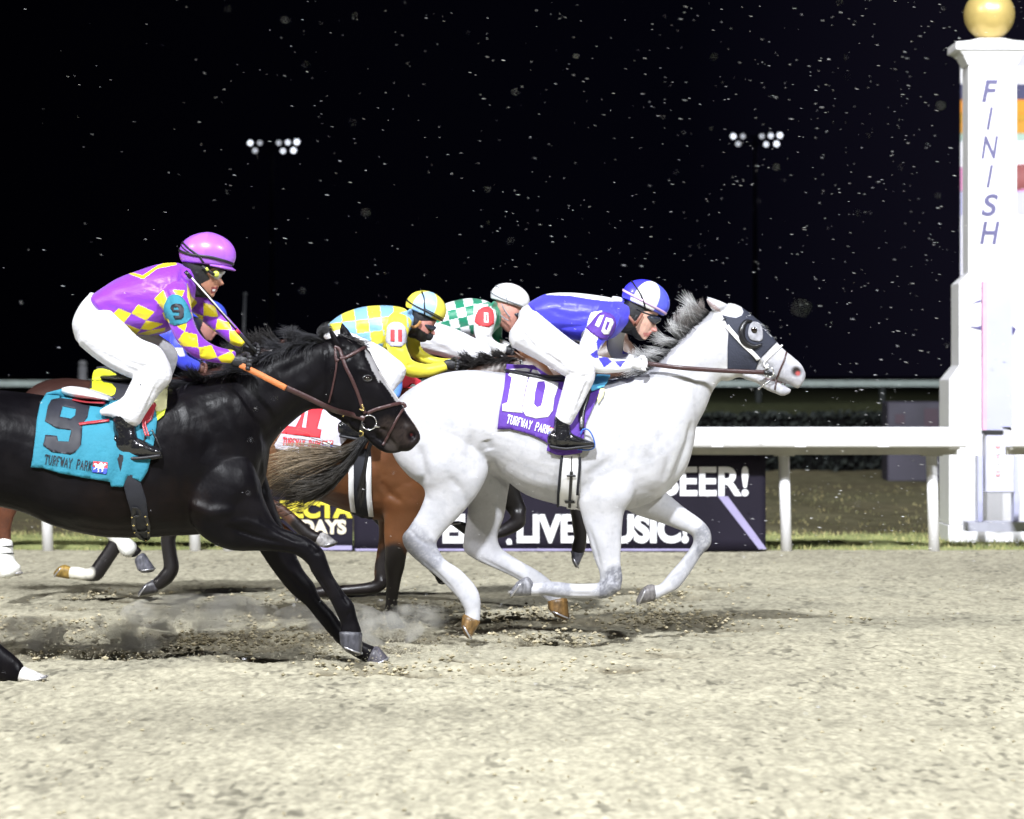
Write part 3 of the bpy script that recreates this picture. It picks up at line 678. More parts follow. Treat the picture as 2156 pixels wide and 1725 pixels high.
# ------------------------------------------------------------------ horses
def zone(me, base, zones):
    """colour map, mostly pigment, some painted shade: zones = (kind, data, colour, softness, strength[, Drange])"""
    c = co(me); X_, Y_ = P_of(c); out = np.tile(np.array(base, float), (len(c), 1))
    wob = 6 * vnoise(X_ / 14, Y_ / 14, 3) + 3 * vnoise(X_ / 5, Y_ / 5, 4)
    for zz in zones:
        kind, data, colr, soft, stg = zz[:5]; dr = zz[5] if len(zz) > 5 else None
        if kind == 'blob':
            w = np.zeros(len(c))
            for x, y, r in data:
                d = np.hypot(X_ - x, Y_ - y) + wob * soft; w = np.maximum(w, np.clip((r - d) / (r * .5), 0, 1))
        elif kind == 'line':                              # capsule chain
            w = np.zeros(len(c)); pts, r = data
            for (ax, ay), (bx, by) in zip(pts[:-1], pts[1:]):
                l2 = (bx - ax) ** 2 + (by - ay) ** 2; t = np.clip(((X_ - ax) * (bx - ax) + (Y_ - ay) * (by - ay)) / l2, 0, 1)
                d = np.hypot(X_ - ax - t * (bx - ax), Y_ - ay - t * (by - ay)) + wob * soft; w = np.maximum(w, np.clip((r - d) / max(r * .35, 1), 0, 1))
        elif kind == 'poly': w = inside(X_ + wob * soft, Y_ + wob * soft, data).astype(float)
        elif kind == 'noise':
            sc_, th = data; w = np.clip((vnoise(X_ / sc_, Y_ / sc_, 17) + .5 * vnoise(X_ / sc_ * 2.3, Y_ / sc_ * 2.3, 18) - th) * 4, 0, 1)
        if dr: w = w * ((c[:, 1] > dr[0]) & (c[:, 1] < dr[1]))
        if soft >= 1 and kind in ('line', 'blob'): w = w * np.clip(.88 + .9 * vnoise(X_ / 2.6, Y_ / 2.6, 61) + .6 * vnoise(X_ / 7.5, Y_ / 7.5, 62), .4, 1.0)
        out = out * (1 - (w * stg)[:, None]) + np.array(colr) * (w * stg)[:, None]
    set_col(me, out)
coat_black = mat('coat_black', rough=.38, attr=True, spec=.10, var=.3, scale=5, bump=.38, bscale=22, bstretch=(1, 1, .5), rvar=.08)
coat_bay = mat('coat_bay', rough=.42, attr=True, spec=.5, var=.16, scale=7, bump=.16, bscale=38, rvar=.05)
coat_white = mat('coat_white', rough=.6, attr=True, spec=.3, var=.07, scale=7, bump=.25, bscale=30)
hoof_mat = mat('hoof_horn', rough=.4, attr=True, spec=.4, var=.5, scale=40, stretch=(1, 1, .4), bump=.3, bscale=70)
shoe_mat = mat('aluminium_shoe', (.6, .6, .65), rough=.3, metal=.8)
eye_mat = mat('eye_gloss', (.010, .006, .005), rough=.06, spec=.9, var=0)
leather = mat('brown_leather', (.050, .022, .022), rough=.38, spec=.5, var=.25, bump=.15)
leather_black = mat('black_leather', (.010, .010, .012), rough=.3, spec=.6, var=.2, bump=.12)
orange_grip = mat('orange_rubber_grip', (.55, .17, .05), rough=.55, var=.1, bump=.4, bscale=220)
brass = mat('brass', (.75, .6, .25), rough=.25, metal=.9); steel = mat('steel', (.75, .75, .78), rough=.18, metal=.95)
white_strap = mat('white_webbing', (.82, .82, .84), rough=.6, var=.04)
dark_cloth = mat('navy_hood_cloth', (.026, .030, .050), rough=.75, var=.2, bump=.3, bscale=90)
black_elastic = mat('black_elastic', (.012, .013, .02), rough=.7, var=.2)
hair_mats = {}
def hair_mat(nm):
    if nm not in hair_mats: hair_mats[nm] = mat(nm, rough=.42, attr=True, spec=.45, var=.15)
    return hair_mats[nm]

def hoof(parent, S, coronet, sole, yo, col=(.05, .05, .055), w=.052):
    """coronet / sole: ((heel side), (toe side)) in picture units"""
    (a, b), (c, d) = coronet, sole; sb = Sculpt(S.D0, S.slope, S.x0)
    sb.loft([(a[0], a[1], b[0], b[1], w * .86, yo), (a[0] * .5 + c[0] * .5, a[1] * .5 + c[1] * .5, b[0] * .5 + d[0] * .5, b[1] * .5 + d[1] * .5, w * .98, yo), (c[0], c[1], d[0], d[1], w * 1.08, yo)], sub=3, n=24, ex=2.2)
    me = sb.mb.me('hoof'); C_ = co(me); t = vnoise(C_[:, 0] / .012, C_[:, 2] / .012, 2)[:, None]
    set_col(me, np.array(col)[None, :] * (1 + .7 * t)); o = obj('hoof', me, hoof_mat, parent)
    # racing plate
    cs = S.w(c[0], c[1], yo); ds = S.w(d[0], d[1], yo); m_ = (cs + ds) / 2; u = (ds - cs) / 2; L = Vector((0, 1, 0)); mb = MB(); pts = []
    nrm = (S.w(*c, yo) - S.w(*a, yo)).normalized()
    for k in range(15):
        th = math.pi * (-1.2 + 2.4 * k / 14) / 2 * 1.15; pts.append(m_ + nrm * .004 + u * math.cos(th) * 1.0 + L * w * 1.04 * math.sin(th))
    mb.tube(pts, .006, 6); obj('horseshoe', mb.me('horseshoe'), shoe_mat, o)

def hair(name, S, roots, tip, n, length, parent, mname, c_root, c_tip, width=.0026, seg=8, curl=.25, spread=.35, yo=0.0, ysp=.04, lift=0.0, clump=0, lean=0.0, back=0.0):
    """roots: polyline the hair grows from; tip(t) -> direction vector in picture units"""
    mb = MB(); R = catmull(roots, 8); nR = len(R)
    cl = [(random.gauss(0, spread), random.uniform(.75, 1.15), random.gauss(0, curl)) for _ in range(clump)] if clump else None
    for i in range(n):
        t = random.random(); k = t * (nR - 1); a = int(min(k, nR - 2)); f = k - a; x, y = R[a] * (1 - f) + R[a + 1] * f
        dx, dy = tip(t)
        if cl: g = cl[int(t * clump) % clump]; ang = g[0] + random.gauss(0, spread * .3); L_ = length * g[1] * random.uniform(.6, 1.1); cu = g[2] + random.gauss(0, curl * .25)
        else: ang = random.gauss(0, spread); L_ = length * random.uniform(.55, 1.1); cu = random.gauss(0, curl)
        l = math.hypot(dx, dy); dx, dy = dx / l, dy / l; y0 = random.gauss(0, ysp * .5); y1 = random.gauss(0, ysp) + lean
        pts = []; px, py = x + random.gauss(0, 1.5), y + random.uniform(0, 6); th = math.atan2(dy, dx) + ang * .3; step = L_ / seg
        cols = []; rad = []
        for s_ in range(seg + 1):
            q = s_ / seg; pts.append(S.w(px, py, yo + y0 + y1 * q)); th += cu / seg + ang * .7 / seg + back / seg
            px += math.cos(th) * step; py += math.sin(th) * step + lift * q
            m_ = min(1, q * 1.3); cols.append(tuple(c_root[j] * (1 - m_) + c_tip[j] * m_ for j in range(3))); rad.append(width * (1 - .8 * q * q))
        kk = random.uniform(.4, 1.6); cols = [tuple(min(.85, v * kk) for v in c_) for c_ in cols]
        mb.tube(pts, rad, 3, cols)
    return obj(name, mb.me(name, True), hair_mat(mname), parent)

def eye(parent, S, bvh, x, y, r, lid=None):
    p, n = hit(bvh, x, y, S.D(x)); bm = bmesh.new(); bmesh.ops.create_uvsphere(bm, u_segments=20, v_segments=14, radius=r); me = bpy.data.meshes.new('eye'); bm.to_mesh(me); bm.free()
    for v in me.vertices: v.co = v.co + p - n * r * .45
    o = obj('eye', me, eye_mat, parent)
    mb = MB(); pts = []
    for k in range(13):
        th = math.pi * 2 * k / 12; q, nn = hit(bvh, x + math.cos(th) * r * 1.15 * F / S.D(x), y + math.sin(th) * r * .8 * F / S.D(x), S.D(x), .001); pts.append(q)
    mb.tube(pts, r * .22, 6); obj('eyelid', mb.me('eyelid'), lid or leather_black, o)

def ear(S, tip, b0, b1, yo):
    mx = ((b0[0] + b1[0]) / 2, (b0[1] + b1[1]) / 2); f = .45
    S.loft([(b0[0], b0[1], b1[0], b1[1], .026, yo), (b0[0] * (1 - f) + tip[0] * f - (mx[0] - b0[0]) * .12, b0[1] * (1 - f) + tip[1] * f, b1[0] * (1 - f) + tip[0] * f + (b1[0] - mx[0]) * .12, b1[1] * (1 - f) + tip[1] * f, .021, yo),
            (b0[0] * .2 + tip[0] * .8, b0[1] * .2 + tip[1] * .8, b1[0] * .2 + tip[0] * .8, b1[1] * .2 + tip[1] * .8, .012, yo), (tip[0] - 1, tip[1], tip[0] + 1, tip[1] + 1, .004, yo)], sub=3, n=14)

class Txt:                                                # slab-serif cloth lettering as stroke polygons in a unit box
    G = {'T': [[(0, 1), (1, 1)], [(.5, 1), (.5, 0)], [(.3, 0), (.7, 0)], [(0, 1), (0, .8)], [(1, 1), (1, .8)]], 'U': [[(.1, 1), (.1, .25), (.3, 0), (.7, 0), (.9, .25), (.9, 1)], [(0, 1), (.25, 1)], [(.75, 1), (1, 1)]],
         'R': [[(.15, 0), (.15, 1)], [(0, 1), (.7, 1), (.9, .85), (.9, .65), (.7, .5), (.15, .5)], [(.5, .5), (.9, 0)], [(0, 0), (.3, 0)], [(.8, 0), (1, 0)]], 'F': [[(.15, 0), (.15, 1)], [(0, 1), (.95, 1)], [(.95, 1), (.95, .8)], [(.15, .52), (.7, .52)], [(0, 0), (.35, 0)]],
         'W': [[(.05, 1), (.28, 0), (.5, .8), (.72, 0), (.95, 1)], [(0, 1), (.2, 1)], [(.8, 1), (1, 1)]], 'A': [[(.05, 0), (.5, 1), (.95, 0)], [(.22, .35), (.78, .35)], [(0, 0), (.2, 0)], [(.8, 0), (1, 0)]],
         'Y': [[(.05, 1), (.5, .45), (.95, 1)], [(.5, .45), (.5, 0)], [(.3, 0), (.7, 0)], [(0, 1), (.2, 1)], [(.8, 1), (1, 1)]], 'P': [[(.15, 0), (.15, 1)], [(0, 1), (.7, 1), (.9, .85), (.9, .65), (.7, .48), (.15, .48)], [(0, 0), (.35, 0)]],
         'K': [[(.15, 0), (.15, 1)], [(.9, 1), (.18, .45)], [(.4, .6), (.92, 0)], [(0, 0), (.3, 0)], [(0, 1), (.3, 1)], [(.78, 1), (1, 1)], [(.8, 0), (1, 0)]]}
def cloth_text(S_, a, b, h, bvh, D, off, mat_, parent, wd=1.7, gap=.22):
    """writes S_ along picture line a->b, letter height h"""
    ux, uy = b[0] - a[0], b[1] - a[1]; L = math.hypot(ux, uy); ux /= L; uy /= L; vx, vy = uy, -ux; n = len(S_); cw = L / n; mb = MB()
    for i, ch in enumerate(S_):
        if ch == ' ': continue
        for st in Txt.G[ch]:
            pts = []
            for (x, y) in st:
                s = (i + gap / 2 + x * (1 - gap)) * cw; pts.append((a[0] + ux * s + vx * y * h, a[1] + uy * s + vy * y * h))
            P3 = []; N3 = []
            for j in range(len(pts) - 1):
                for q in ([0, .5] if j < len(pts) - 2 else [0, .5, 1]):
                    p, nn = hit(bvh, pts[j][0] * (1 - q) + pts[j + 1][0] * q, pts[j][1] * (1 - q) + pts[j + 1][1] * q, D, off); P3.append(p); N3.append(nn)
            ribbon(mb, P3, N3, wd * D / F * 1.0, .0012)
    return finish(mb, 'lettering', mat_, parent, smooth=False)

# galloping jockey-and-horse badge printed on the cloths
BADGE = [(.02, .72), (.10, .80), (.22, .82), (.30, .74), (.42, .72), (.46, .86), (.56, .95), (.66, .92), (.68, .82), (.76, .80), (.84, .90), (.96, .84), (.98, .76), (.88, .74), (.80, .60), (.84, .46), (.74, .34), (.78, .20), (.66, .12), (.62, .18), (.68, .24),
         (.62, .40), (.50, .42), (.44, .30), (.50, .14), (.38, .06), (.36, .14), (.42, .18), (.34, .34), (.36, .44), (.26, .46), (.16, .30), (.04, .24), (.04, .32), (.12, .38), (.18, .52), (.14, .64)]
def badge(corners, bvh, D, off, parent, red, blue, white):
    """corners: tl, tr, br, bl"""
    q = lambda u, v: tuple(corners[3][i] * (1 - u) * (1 - v) + corners[2][i] * u * (1 - v) + corners[0][i] * (1 - u) * v + corners[1][i] * u * v for i in (0, 1))
    patch('badge_red', [[q(0, .5), q(1, .5), q(1, 1), q(0, 1)]], bvh, D, off, red, parent, step=4, thick=.001)
    patch('badge_blue', [[q(0, 0), q(1, 0), q(1, .5), q(0, .5)]], bvh, D, off, blue, parent, step=4, thick=.001)
    patch('badge_emblem', [[q(u * .96 + .02, v) for u, v in BADGE]], bvh, D, off + .002, white, parent, step=4, thick=.001)
p_red = mat('print_red', (.62, .05, .06), rough=.7); p_blue = mat('print_blue', (.05, .09, .55), rough=.7); p_white = mat('print_white', (.82, .82, .84), rough=.7, var=.03)
p_black = mat('print_black', (.012, .013, .022), rough=.6, var=.3); p_yellow = mat('print_yellow', (.75, .80, .02), rough=.6)

def horse_root(label, x, D, base='racehorses galloping past the finish'):
    p = W(x, 1300, D); return thing('racehorse', label, 'horse', (p.x, D, 0), base)

# ================================================================= white-grey horse, number 10
def horse10():
    S = Sculpt(16.0); h = horse_root('pale grey racehorse in a dark blinker hood and purple 10 cloth', 1180, 16.0)
    S.loft([(826, 868, 822, 905, .10), (842, 836, 830, 950, .2), (885, 805, 862, 990, .27), (930, 786, 925, 990, .30), (990, 779, 1000, 985, .31), (1057, 784, 1052, 1003, .31), (1120, 790, 1108, 1042, .32), (1180, 797, 1176, 1063, .325),
            (1240, 800, 1232, 1077, .31), (1300, 795, 1302, 1077, .27), (1350, 785, 1365, 1060, .24), (1392, 762, 1412, 1030, .20), (1428, 730, 1446, 985, .16), (1450, 700, 1462, 930, .13)])
    S.loft([(1340, 800, 1420, 1010, .20), (1378, 768, 1452, 950, .17), (1412, 733, 1466, 900, .135), (1440, 703, 1486, 860, .115), (1468, 677, 1500, 825, .098), (1496, 657, 1518, 800, .088)])
    # head
    S.loft([(1494, 655, 1512, 802, .075), (1520, 642, 1532, 797, .092), (1548, 640, 1556, 795, .100), (1574, 656, 1576, 793, .096), (1602, 682, 1596, 794, .080), (1628, 711, 1614, 798, .062), (1650, 735, 1634, 803, .054), (1670, 751, 1648, 806, .052), (1688, 768, 1662, 810, .050), (1696, 785, 1676, 818, .036)])
    S.loft([(1570, 780, 1566, 798, .060), (1596, 786, 1592, 806, .045), (1620, 798, 1612, 820, .036), (1640, 808, 1633, 829, .032), (1656, 814, 1648, 834, .028), (1664, 818, 1662, 829, .018)], sub=3)
    S.ball(1530, 775, 26, 28, .072)                       # round of the jaw
    ear(S, (1482, 624), cA([(850, 385)])[0], cA([(1010, 300)])[0], -.045); ear(S, (1486, 622), cA([(870, 370)])[0], cA([(1020, 290)])[0], .05)
    nr, fr = -.16, .16
    # near hind
    S.loft([(836, 880, 1000, 850, .13, -.13), (824, 925, 1018, 905, .15, -.15), (828, 960, 1030, 960, .14, -.16), (857, 999, 1026, 1000, .115, -.17), (893, 1030, 1004, 1043, .085, -.17), (886, 1068, 972, 1082, .062, -.17), (862, 1108, 940, 1115, .05, -.17),
            (846, 1131, 920, 1142, .046, -.17), (857, 1160, 927, 1163, .040, -.17), (885, 1187, 940, 1180, .036, -.17), (923, 1217, 970, 1200, .034, -.17), (957, 1252, 1000, 1232, .037, -.17), (972, 1273, 1011, 1257, .041, -.17), (979, 1290, 1012, 1286, .036, -.17), (975, 1300, 1011, 1308, .042, -.17)])
    hoof(h, S, ((973, 1296), (1011, 1310)), ((972, 1307), (992, 1343)), -.17, (.20, .115, .04))
    # far hind
    S.loft([(880, 860, 1030, 850, .12, .13), (900, 930, 1072, 940, .14, .15), (940, 990, 1080, 985, .12, .16), (982, 1040, 1071, 1030, .085, .16), (983, 1090, 1062, 1085, .062, .16), (976, 1132, 1049, 1125, .05, .16), (977, 1160, 1052, 1148, .045, .16),
            (1003, 1180, 1066, 1162, .038, .16), (1040, 1197, 1098, 1182, .034, .16), (1085, 1218, 1135, 1203, .034, .16), (1122, 1243, 1163, 1225, .040, .16), (1148, 1262, 1184, 1244, .037, .16), (1155, 1268, 1192, 1260, .04, .16)])
    hoof(h, S, ((1153, 1266), (1195, 1262)), ((1154, 1280), (1199, 1301)), .16, (.15, .085, .03))
    # near fore (knee flexed, cannon folded level)
    S.loft([(1205, 960, 1350, 960, .10, -.15), (1212, 1030, 1335, 1040, .10, -.18), (1225, 1089, 1314, 1080, .072, -.18), (1238, 1133, 1309, 1133, .055, -.18), (1251, 1177, 1307, 1183, .044, -.18), (1262, 1205, 1311, 1218, .042, -.18), (1262, 1222, 1306, 1244, .041, -.18)])
    S.limb([(1288, 1228, 22), (1270, 1243, 18), (1240, 1244, 15.5), (1205, 1244, 15.5), (1178, 1242, 17), (1150, 1239, 15), (1128, 1241, 14), (1120, 1241, 14.5)], yo=-.18, k=1.15)
    hoof(h, S, ((1110, 1214), (1122, 1254)), ((1104, 1216), (1077, 1255)), -.18, (.20, .20, .22))
    # far fore
    S.loft([(1345, 990, 1300, 1060, .09, .12), (1402, 1036, 1335, 1082, .08, .15), (1440, 1068, 1388, 1100, .06, .16), (1474, 1092, 1434, 1117, .05, .16), (1495, 1116, 1457, 1128, .044, .16), (1497, 1146, 1458, 1145, .042, .16), (1478, 1168, 1444, 1166, .035, .16),
            (1459, 1198, 1428, 1186, .034, .16), (1441, 1224, 1410, 1206, .036, .16), (1425, 1241, 1397, 1222, .040, .16), (1399, 1254, 1386, 1232, .036, .16), (1380, 1264, 1376, 1232, .038, .16)])
    hoof(h, S, ((1373, 1230), (1377, 1265)), ((1364, 1231), (1344, 1273)), .16, (.16, .15, .15))
    me = S.skin('body', .0085, 10)
    carve(me, [([(1030, 966), (1050, 1000), (1085, 1030)], 8, .022), ([(1030, 950), (1024, 925)], 10, .012), ([(1395, 1060), (1420, 1010), (1452, 930), (1462, 880)], 9, .022), ([(1340, 880), (1385, 960), (1370, 1040)], 24, -.014),
               ([(1320, 830), (1350, 900), (1330, 990)], 10, .006), ([(860, 1080), (895, 1000), (880, 930)], 10, .016), ([(925, 1020), (950, 930), (930, 850)], 30, -.014), ([(1230, 1060), (1240, 1000), (1300, 960)], 10, .010),
               ([(1400, 850), (1450, 800), (1500, 770)], 14, .008), ([(1290, 1100), (1296, 1150), (1300, 1190)], 6, .006), ([(905, 1155), (935, 1190), (975, 1225)], 4, .006), ([(1190, 1232), (1240, 1236)], 3, -.004),
               ([(1600, 790), (1625, 795), (1645, 803), (1661, 812)], 3.5, .012), ([(1560, 740), (1590, 750), (1625, 765)], 6, -.006), ([(1600, 770), (1630, 775)], 7, .006), ([(1180, 1030), (1100, 1010), (1060, 985)], 16, -.010), ([(880, 1172), (925, 1212), (962, 1250)], 3, .006), ([(905, 1165), (948, 1200), (988, 1232)], 4, -.004), ([(1005, 1172), (1080, 1210), (1130, 1238)], 3, .005), ([(1195, 1250), (1250, 1251)], 3, .005), ([(1262, 1215), (1290, 1225), (1308, 1222)], 4, .004), ([(1240, 1110), (1256, 1160), (1266, 1200)], 4, .007), ([(1275, 1110), (1285, 1160), (1290, 1200)], 5, .005), ([(1448, 1180), (1425, 1215)], 3, .005), ([(1440, 1085), (1475, 1110)], 4, .005), ([(858, 1110), (880, 1135), (905, 1150)], 4, .006), ([(900, 1130), (918, 1140)], 5, -.005), ([(840, 985), (880, 1020), (905, 1060)], 8, .007), ([(940, 1000), (970, 1030), (985, 1070)], 8, .007), ([(1000, 900), (985, 960), (1000, 1010)], 10, .008), ([(1380, 900), (1410, 960), (1395, 1020)], 9, .010), ([(1250, 840), (1275, 900), (1270, 960)], 10, .007), ([(1440, 760), (1470, 730)], 8, .004)])
    c = co(me); X_, Y_ = P_of(c)
    k = np.exp(-(((X_ - 1677) / 7.5) ** 2 + ((Y_ - 782) / 8.5) ** 2)) * (nor(me)[:, 1] < 0); c[:, 1] += .022 * k; me.vertices.foreach_set('co', c.astype(np.float32).ravel()); me.update()
    wh = (.50, .50, .53); gr = (.15, .155, .19); dk = (.06, .064, .085)
    zone(me, wh, [('noise', (30, .06), (.46, .465, .50), 1, .0), ('noise', (34, .04), (.42, .425, .46), 1, .5), ('noise', (9, .2), (.36, .37, .41), 1, .35), ('noise', (2.6, .42), (.24, .22, .18), 1, .25),
        ('blob', [(1530, 790, 40)], (.5, .5, .45), .5, .3), ('line', ([(862, 1125), (885, 1150), (905, 1170)], 36), gr, 1.6, .62), ('line', ([(1000, 1135), (1025, 1160)], 34), (.36, .36, .40), 1.4, .5), ('line', ([(1300, 1215), (1280, 1245)], 30), dk, 1.5, .75),
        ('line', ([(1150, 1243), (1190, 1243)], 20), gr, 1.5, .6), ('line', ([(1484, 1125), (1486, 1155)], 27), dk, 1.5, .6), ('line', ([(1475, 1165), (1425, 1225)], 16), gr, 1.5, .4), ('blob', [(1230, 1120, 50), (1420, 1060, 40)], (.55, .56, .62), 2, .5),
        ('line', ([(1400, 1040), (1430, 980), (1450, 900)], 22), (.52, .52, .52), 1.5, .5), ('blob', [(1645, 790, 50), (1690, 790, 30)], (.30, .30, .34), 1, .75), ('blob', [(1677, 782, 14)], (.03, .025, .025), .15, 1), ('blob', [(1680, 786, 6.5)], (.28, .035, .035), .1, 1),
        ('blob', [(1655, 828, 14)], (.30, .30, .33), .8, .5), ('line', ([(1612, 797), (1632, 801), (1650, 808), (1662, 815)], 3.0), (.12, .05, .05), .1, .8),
        ('line', ([(1370, 785), (1415, 735), (1460, 690), (1496, 660)], 11), (.20, .20, .22), .8, .7), ('poly', cA([(760, 230), (830, 270), (900, 330), (960, 400), (880, 370), (800, 310)]), (.25, .17, .16), .2, .8), ('blob', [(850, 900, 70), (880, 860, 50), (870, 990, 40)], (.42, .42, .44), 4, .5), ('blob', [(905, 1080, 60), (1010, 1090, 50)], (.40, .40, .42), 4, .45)])  # last two blobs paint shade into the rear thighs
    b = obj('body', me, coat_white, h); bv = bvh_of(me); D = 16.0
    # blinker hood
    hood = patch('blinker_hood', [cA([(960, 424), (1040, 447), (1120, 458), (1185, 432), (1207, 385), (1185, 330), (1215, 362), (1330, 440), (1420, 515), (1500, 620), (1592, 742), (1530, 800), (1400, 935), (1345, 1062), (1200, 1075), (1020, 1048), (1022, 800), (1030, 640), (1010, 520)])], bv, D, .004, dark_cloth, h, step=4.5, thick=.004, mirror=D)
    bvh_h = bvh_of(hood.data)
    mb = MB(); rim = cA([(1300, 500), (1225, 505), (1185, 590), (1190, 690), (1240, 760), (1330, 790), (1415, 760)]); P3 = [hit(bvh_h, x, y, D, .010)[0] for x, y in catmull(rim, 5)]
    mb.tube(P3, [.004 + .017 * math.sin(math.pi * i / (len(P3) - 1)) for i in range(len(P3))], 10); obj('blinker_cup', mb.me('blinker_cup'), leather_black, hood)
    patch('eye_opening', [rounded(rounded(cA([(1300, 505), (1265, 560), (1252, 650), (1290, 720), (1420, 738), (1432, 640), (1410, 540), (1360, 505)])))], bvh_h, D, .006, mat('grey_eye_skin', (.30, .30, .33), rough=.6, var=.3, scale=30), hood, step=3, thick=.002)
    ex, ey = cA([(1322, 605)])[0]; p, n = hit(bvh_h, ex, ey, D, .008)
    mb = MB(); mb.tube([p + n * .001, p - Vector((0, .004, 0)), p - Vector((0, .010, 0))], [.020, .017, .006], 14); obj('eye', mb.me('eye'), eye_mat, hood)
    # bridle
    mb = MB(); strap(mb, cA([(880, 395), (975, 455), (1030, 570), (1180, 740), (1290, 850), (1400, 955), (1500, 1050)]), .026, bvh_h, D, .008); br = finish(mb, 'bridle', white_strap, h)
    mb = MB(); strap(mb, cA([(1500, 1050), (1440, 985), (1540, 880), (1640, 790), (1660, 770)]), .011, bv, D, .006); finish(mb, 'noseband', white_strap, br)
    mb = MB(); strap(mb, cA([(1702, 862), (1675, 960), (1640, 1040), (1590, 1180), (1572, 1290)]), .010, bv, D, .006); finish(mb, 'crossed_noseband', leather, br)
    c0 = W(*cA([(1500, 1090)])[0], D - .075); mb = MB(); mb.tube([c0 + Vector((math.cos(t) * .030, -.006, math.sin(t) * .030)) for t in np.linspace(0, 2 * math.pi, 25)], .0045, 8); finish(mb, 'bit_ring', steel, br)
    mb = MB(); a1, a2 = W(*cA([(1565, 1145)])[0], D - .06), W(*cA([(1385, 1283)])[0], D - .08); mb.tube([a1, a2], .004, 8); mb.tube([a2 - Vector((.006, 0, .003)), a2, a2 + Vector((.006, 0, .003))], [.004, .009, .004], 8); finish(mb, 'bit_rod', steel, br)
    mb = MB(); mb.tube([W(*cA([(1440, 1090)])[0], D - .085), W(*cA([(1540, 1110)])[0], D - .07)], .013, 8); finish(mb, 'bit_coupling', leather_black, br)
    # reins
    def rein(pts, name, wd, m_, ylist):
        P3 = [W(x, y, yy) for (x, y), yy in zip(pts, ylist)]; q = catmull([tuple(v) for v in P3], 6); P3 = [Vector(v) for v in q]; mb = MB(); ribbon(mb, P3, [Vector((0, -1, 0))] * len(P3), wd, .004); return finish(mb, name, m_, h)
    rein(cA([(90, 985), (200, 1005), (500, 1040), (900, 1068), (1250, 1085), (1450, 1092)]), 'reins', .027, leather, [15.86, 15.84, 15.80, 15.83, 15.87, 15.91])
    # mane
    grd, grt = (.05, .05, .055), (.62, .62, .62)
    hair('mane', S, [(1366, 790), (1395, 757), (1430, 720), (1462, 688), (1488, 660)], lambda t: (-1, -.30 - .50 * t), 1700, 62, h, 'mane_grey', (.012, .012, .014), (.50, .50, .50), width=.0017, curl=.6, spread=.42, ysp=.05, clump=15, back=-.1)
    hair('mane', S, [(1440, 708), (1465, 684), (1492, 655)], lambda t: (-.6, -1), 900, 46, h, 'mane_grey', (.015, .015, .017), (.26, .23, .22), width=.0017, curl=.7, spread=.45, ysp=.04, clump=7)
    hair('mane', S, [(1288, 802), (1330, 795), (1372, 785)], lambda t: (-1, .12), 420, 42, h, 'mane_grey', (.01, .01, .012), (.02, .02, .025), width=.003, curl=.2, spread=.2, ysp=.05)
    hair('forelock', S, [(1535, 638), (1555, 645), (1600, 684)], lambda t: (.45, .5), 260, 34, h, 'mane_grey', (.6, .6, .6), (.5, .5, .52), width=.0018, curl=.2, spread=.22, ysp=.03)
    # tail streaming back
    def tail_pts():
        mb = MB()
        for i in range(3600):
            g = random.gauss(0, 1); u = random.random(); s0 = random.gauss(0, 6); g2 = random.gauss(0, 1); wv = random.gauss(0, 1)
            pth = [(818, 893), (788, 906), (764, 930), (738, 968), (700, 1006 + g * 7), (652, 1026 + g * 15), (600, 1034 + g * 24 + g2 * 6), (552, 1032 + g * 34 + g2 * 12)]
            if u < .36: pth = [(818, 893), (785, 905), (758, 930), (720, 955 + g * 3), (680, 962 + g * 10), (630, 970 + g * 18), (585, 985 + g * 24 + g2 * 8), (545, 1004 + g * 30 + g2 * 14)]
            if u > .88: pth = [(818, 893), (790, 915), (775, 950), (768, 990 + g), (762 + g2 * 4, 1034 + g * 6), (757 + g2 * 6, 1062 + g * 8)]
            k = random.uniform(.45, 1.0); st = catmull(pth, 2); st = st[:max(5, int(len(st) * k))]; n = len(st); yo = random.gauss(0, .05); y2 = random.gauss(0, .12)
            pts = []
            for j, (x, y) in enumerate(st):
                q = j / 14; pts.append(S.w(x + s0 * .3 * q, y + s0 * (.3 + .7 * q) + wv * 9 * q * math.sin(3.2 * q + g2), .02 + yo * .4 + (yo + y2) * q * .6))
            kk = random.uniform(.35, 1.5); pale = (.27, .205, .13) if u < .36 else (.045, .037, .026); cols = []
            for j in range(n):
                q = min(1, max(0, (j / 14 - .30)) * 1.9) * (.95 if u < .36 else .85); a = (.014, .014, .016); cols.append(tuple((a[m] * (1 - q) + pale[m] * q) * kk for m in range(3)))
            mb.tube(pts, [.0020 * (1 - .75 * (j / n) ** 2) for j in range(n)], 3, cols)
        return mb
    obj('tail', tail_pts().me('tail', True), hair_mat('tail_hair'), h)
    # cloth, saddle, girth
    purple = mat('purple_saddle_cloth', (.10, .035, .33), rough=.75, var=.08, bump=.35, bscale=60)
    cl = patch('saddle_cloth', [c5([(730, 728), (712, 900), (682, 1050), (668, 1168), (750, 1165), (850, 1190), (940, 1222), (1010, 1262), (1000, 1310), (1060, 1335), (1110, 1342), (1235, 1325), (1250, 1200), (1262, 1130), (1325, 990), (1372, 905), (1330, 850), (1200, 830), (1120, 835), (1030, 815), (910, 735)])], bv, D, .012, purple, h, step=7, wrinkle=.012, thick=.004, mirror=D)
    bc = bvh_of(cl.data)
    num = patch('number', [c5([(745, 762), (860, 755), (890, 762), (858, 890), (836, 1010), (838, 1058), (700, 1045), (700, 1000), (735, 988), (765, 820), (740, 805)])], bc, D, .004, p_white, cl, step=5, thick=.0015)
    patch('number', [c5([(905, 765), (940, 770), (965, 800), (1005, 838), (1080, 858), (1075, 890), (1052, 960), (1042, 1040), (1010, 1085), (930, 1095), (860, 1078), (838, 1040), (850, 960), (872, 850)]), c5([(940, 850), (985, 845), (992, 880), (965, 1010), (935, 1022), (914, 1000), (922, 920)])], bc, D, .004, p_white, cl, step=5, thick=.0015)
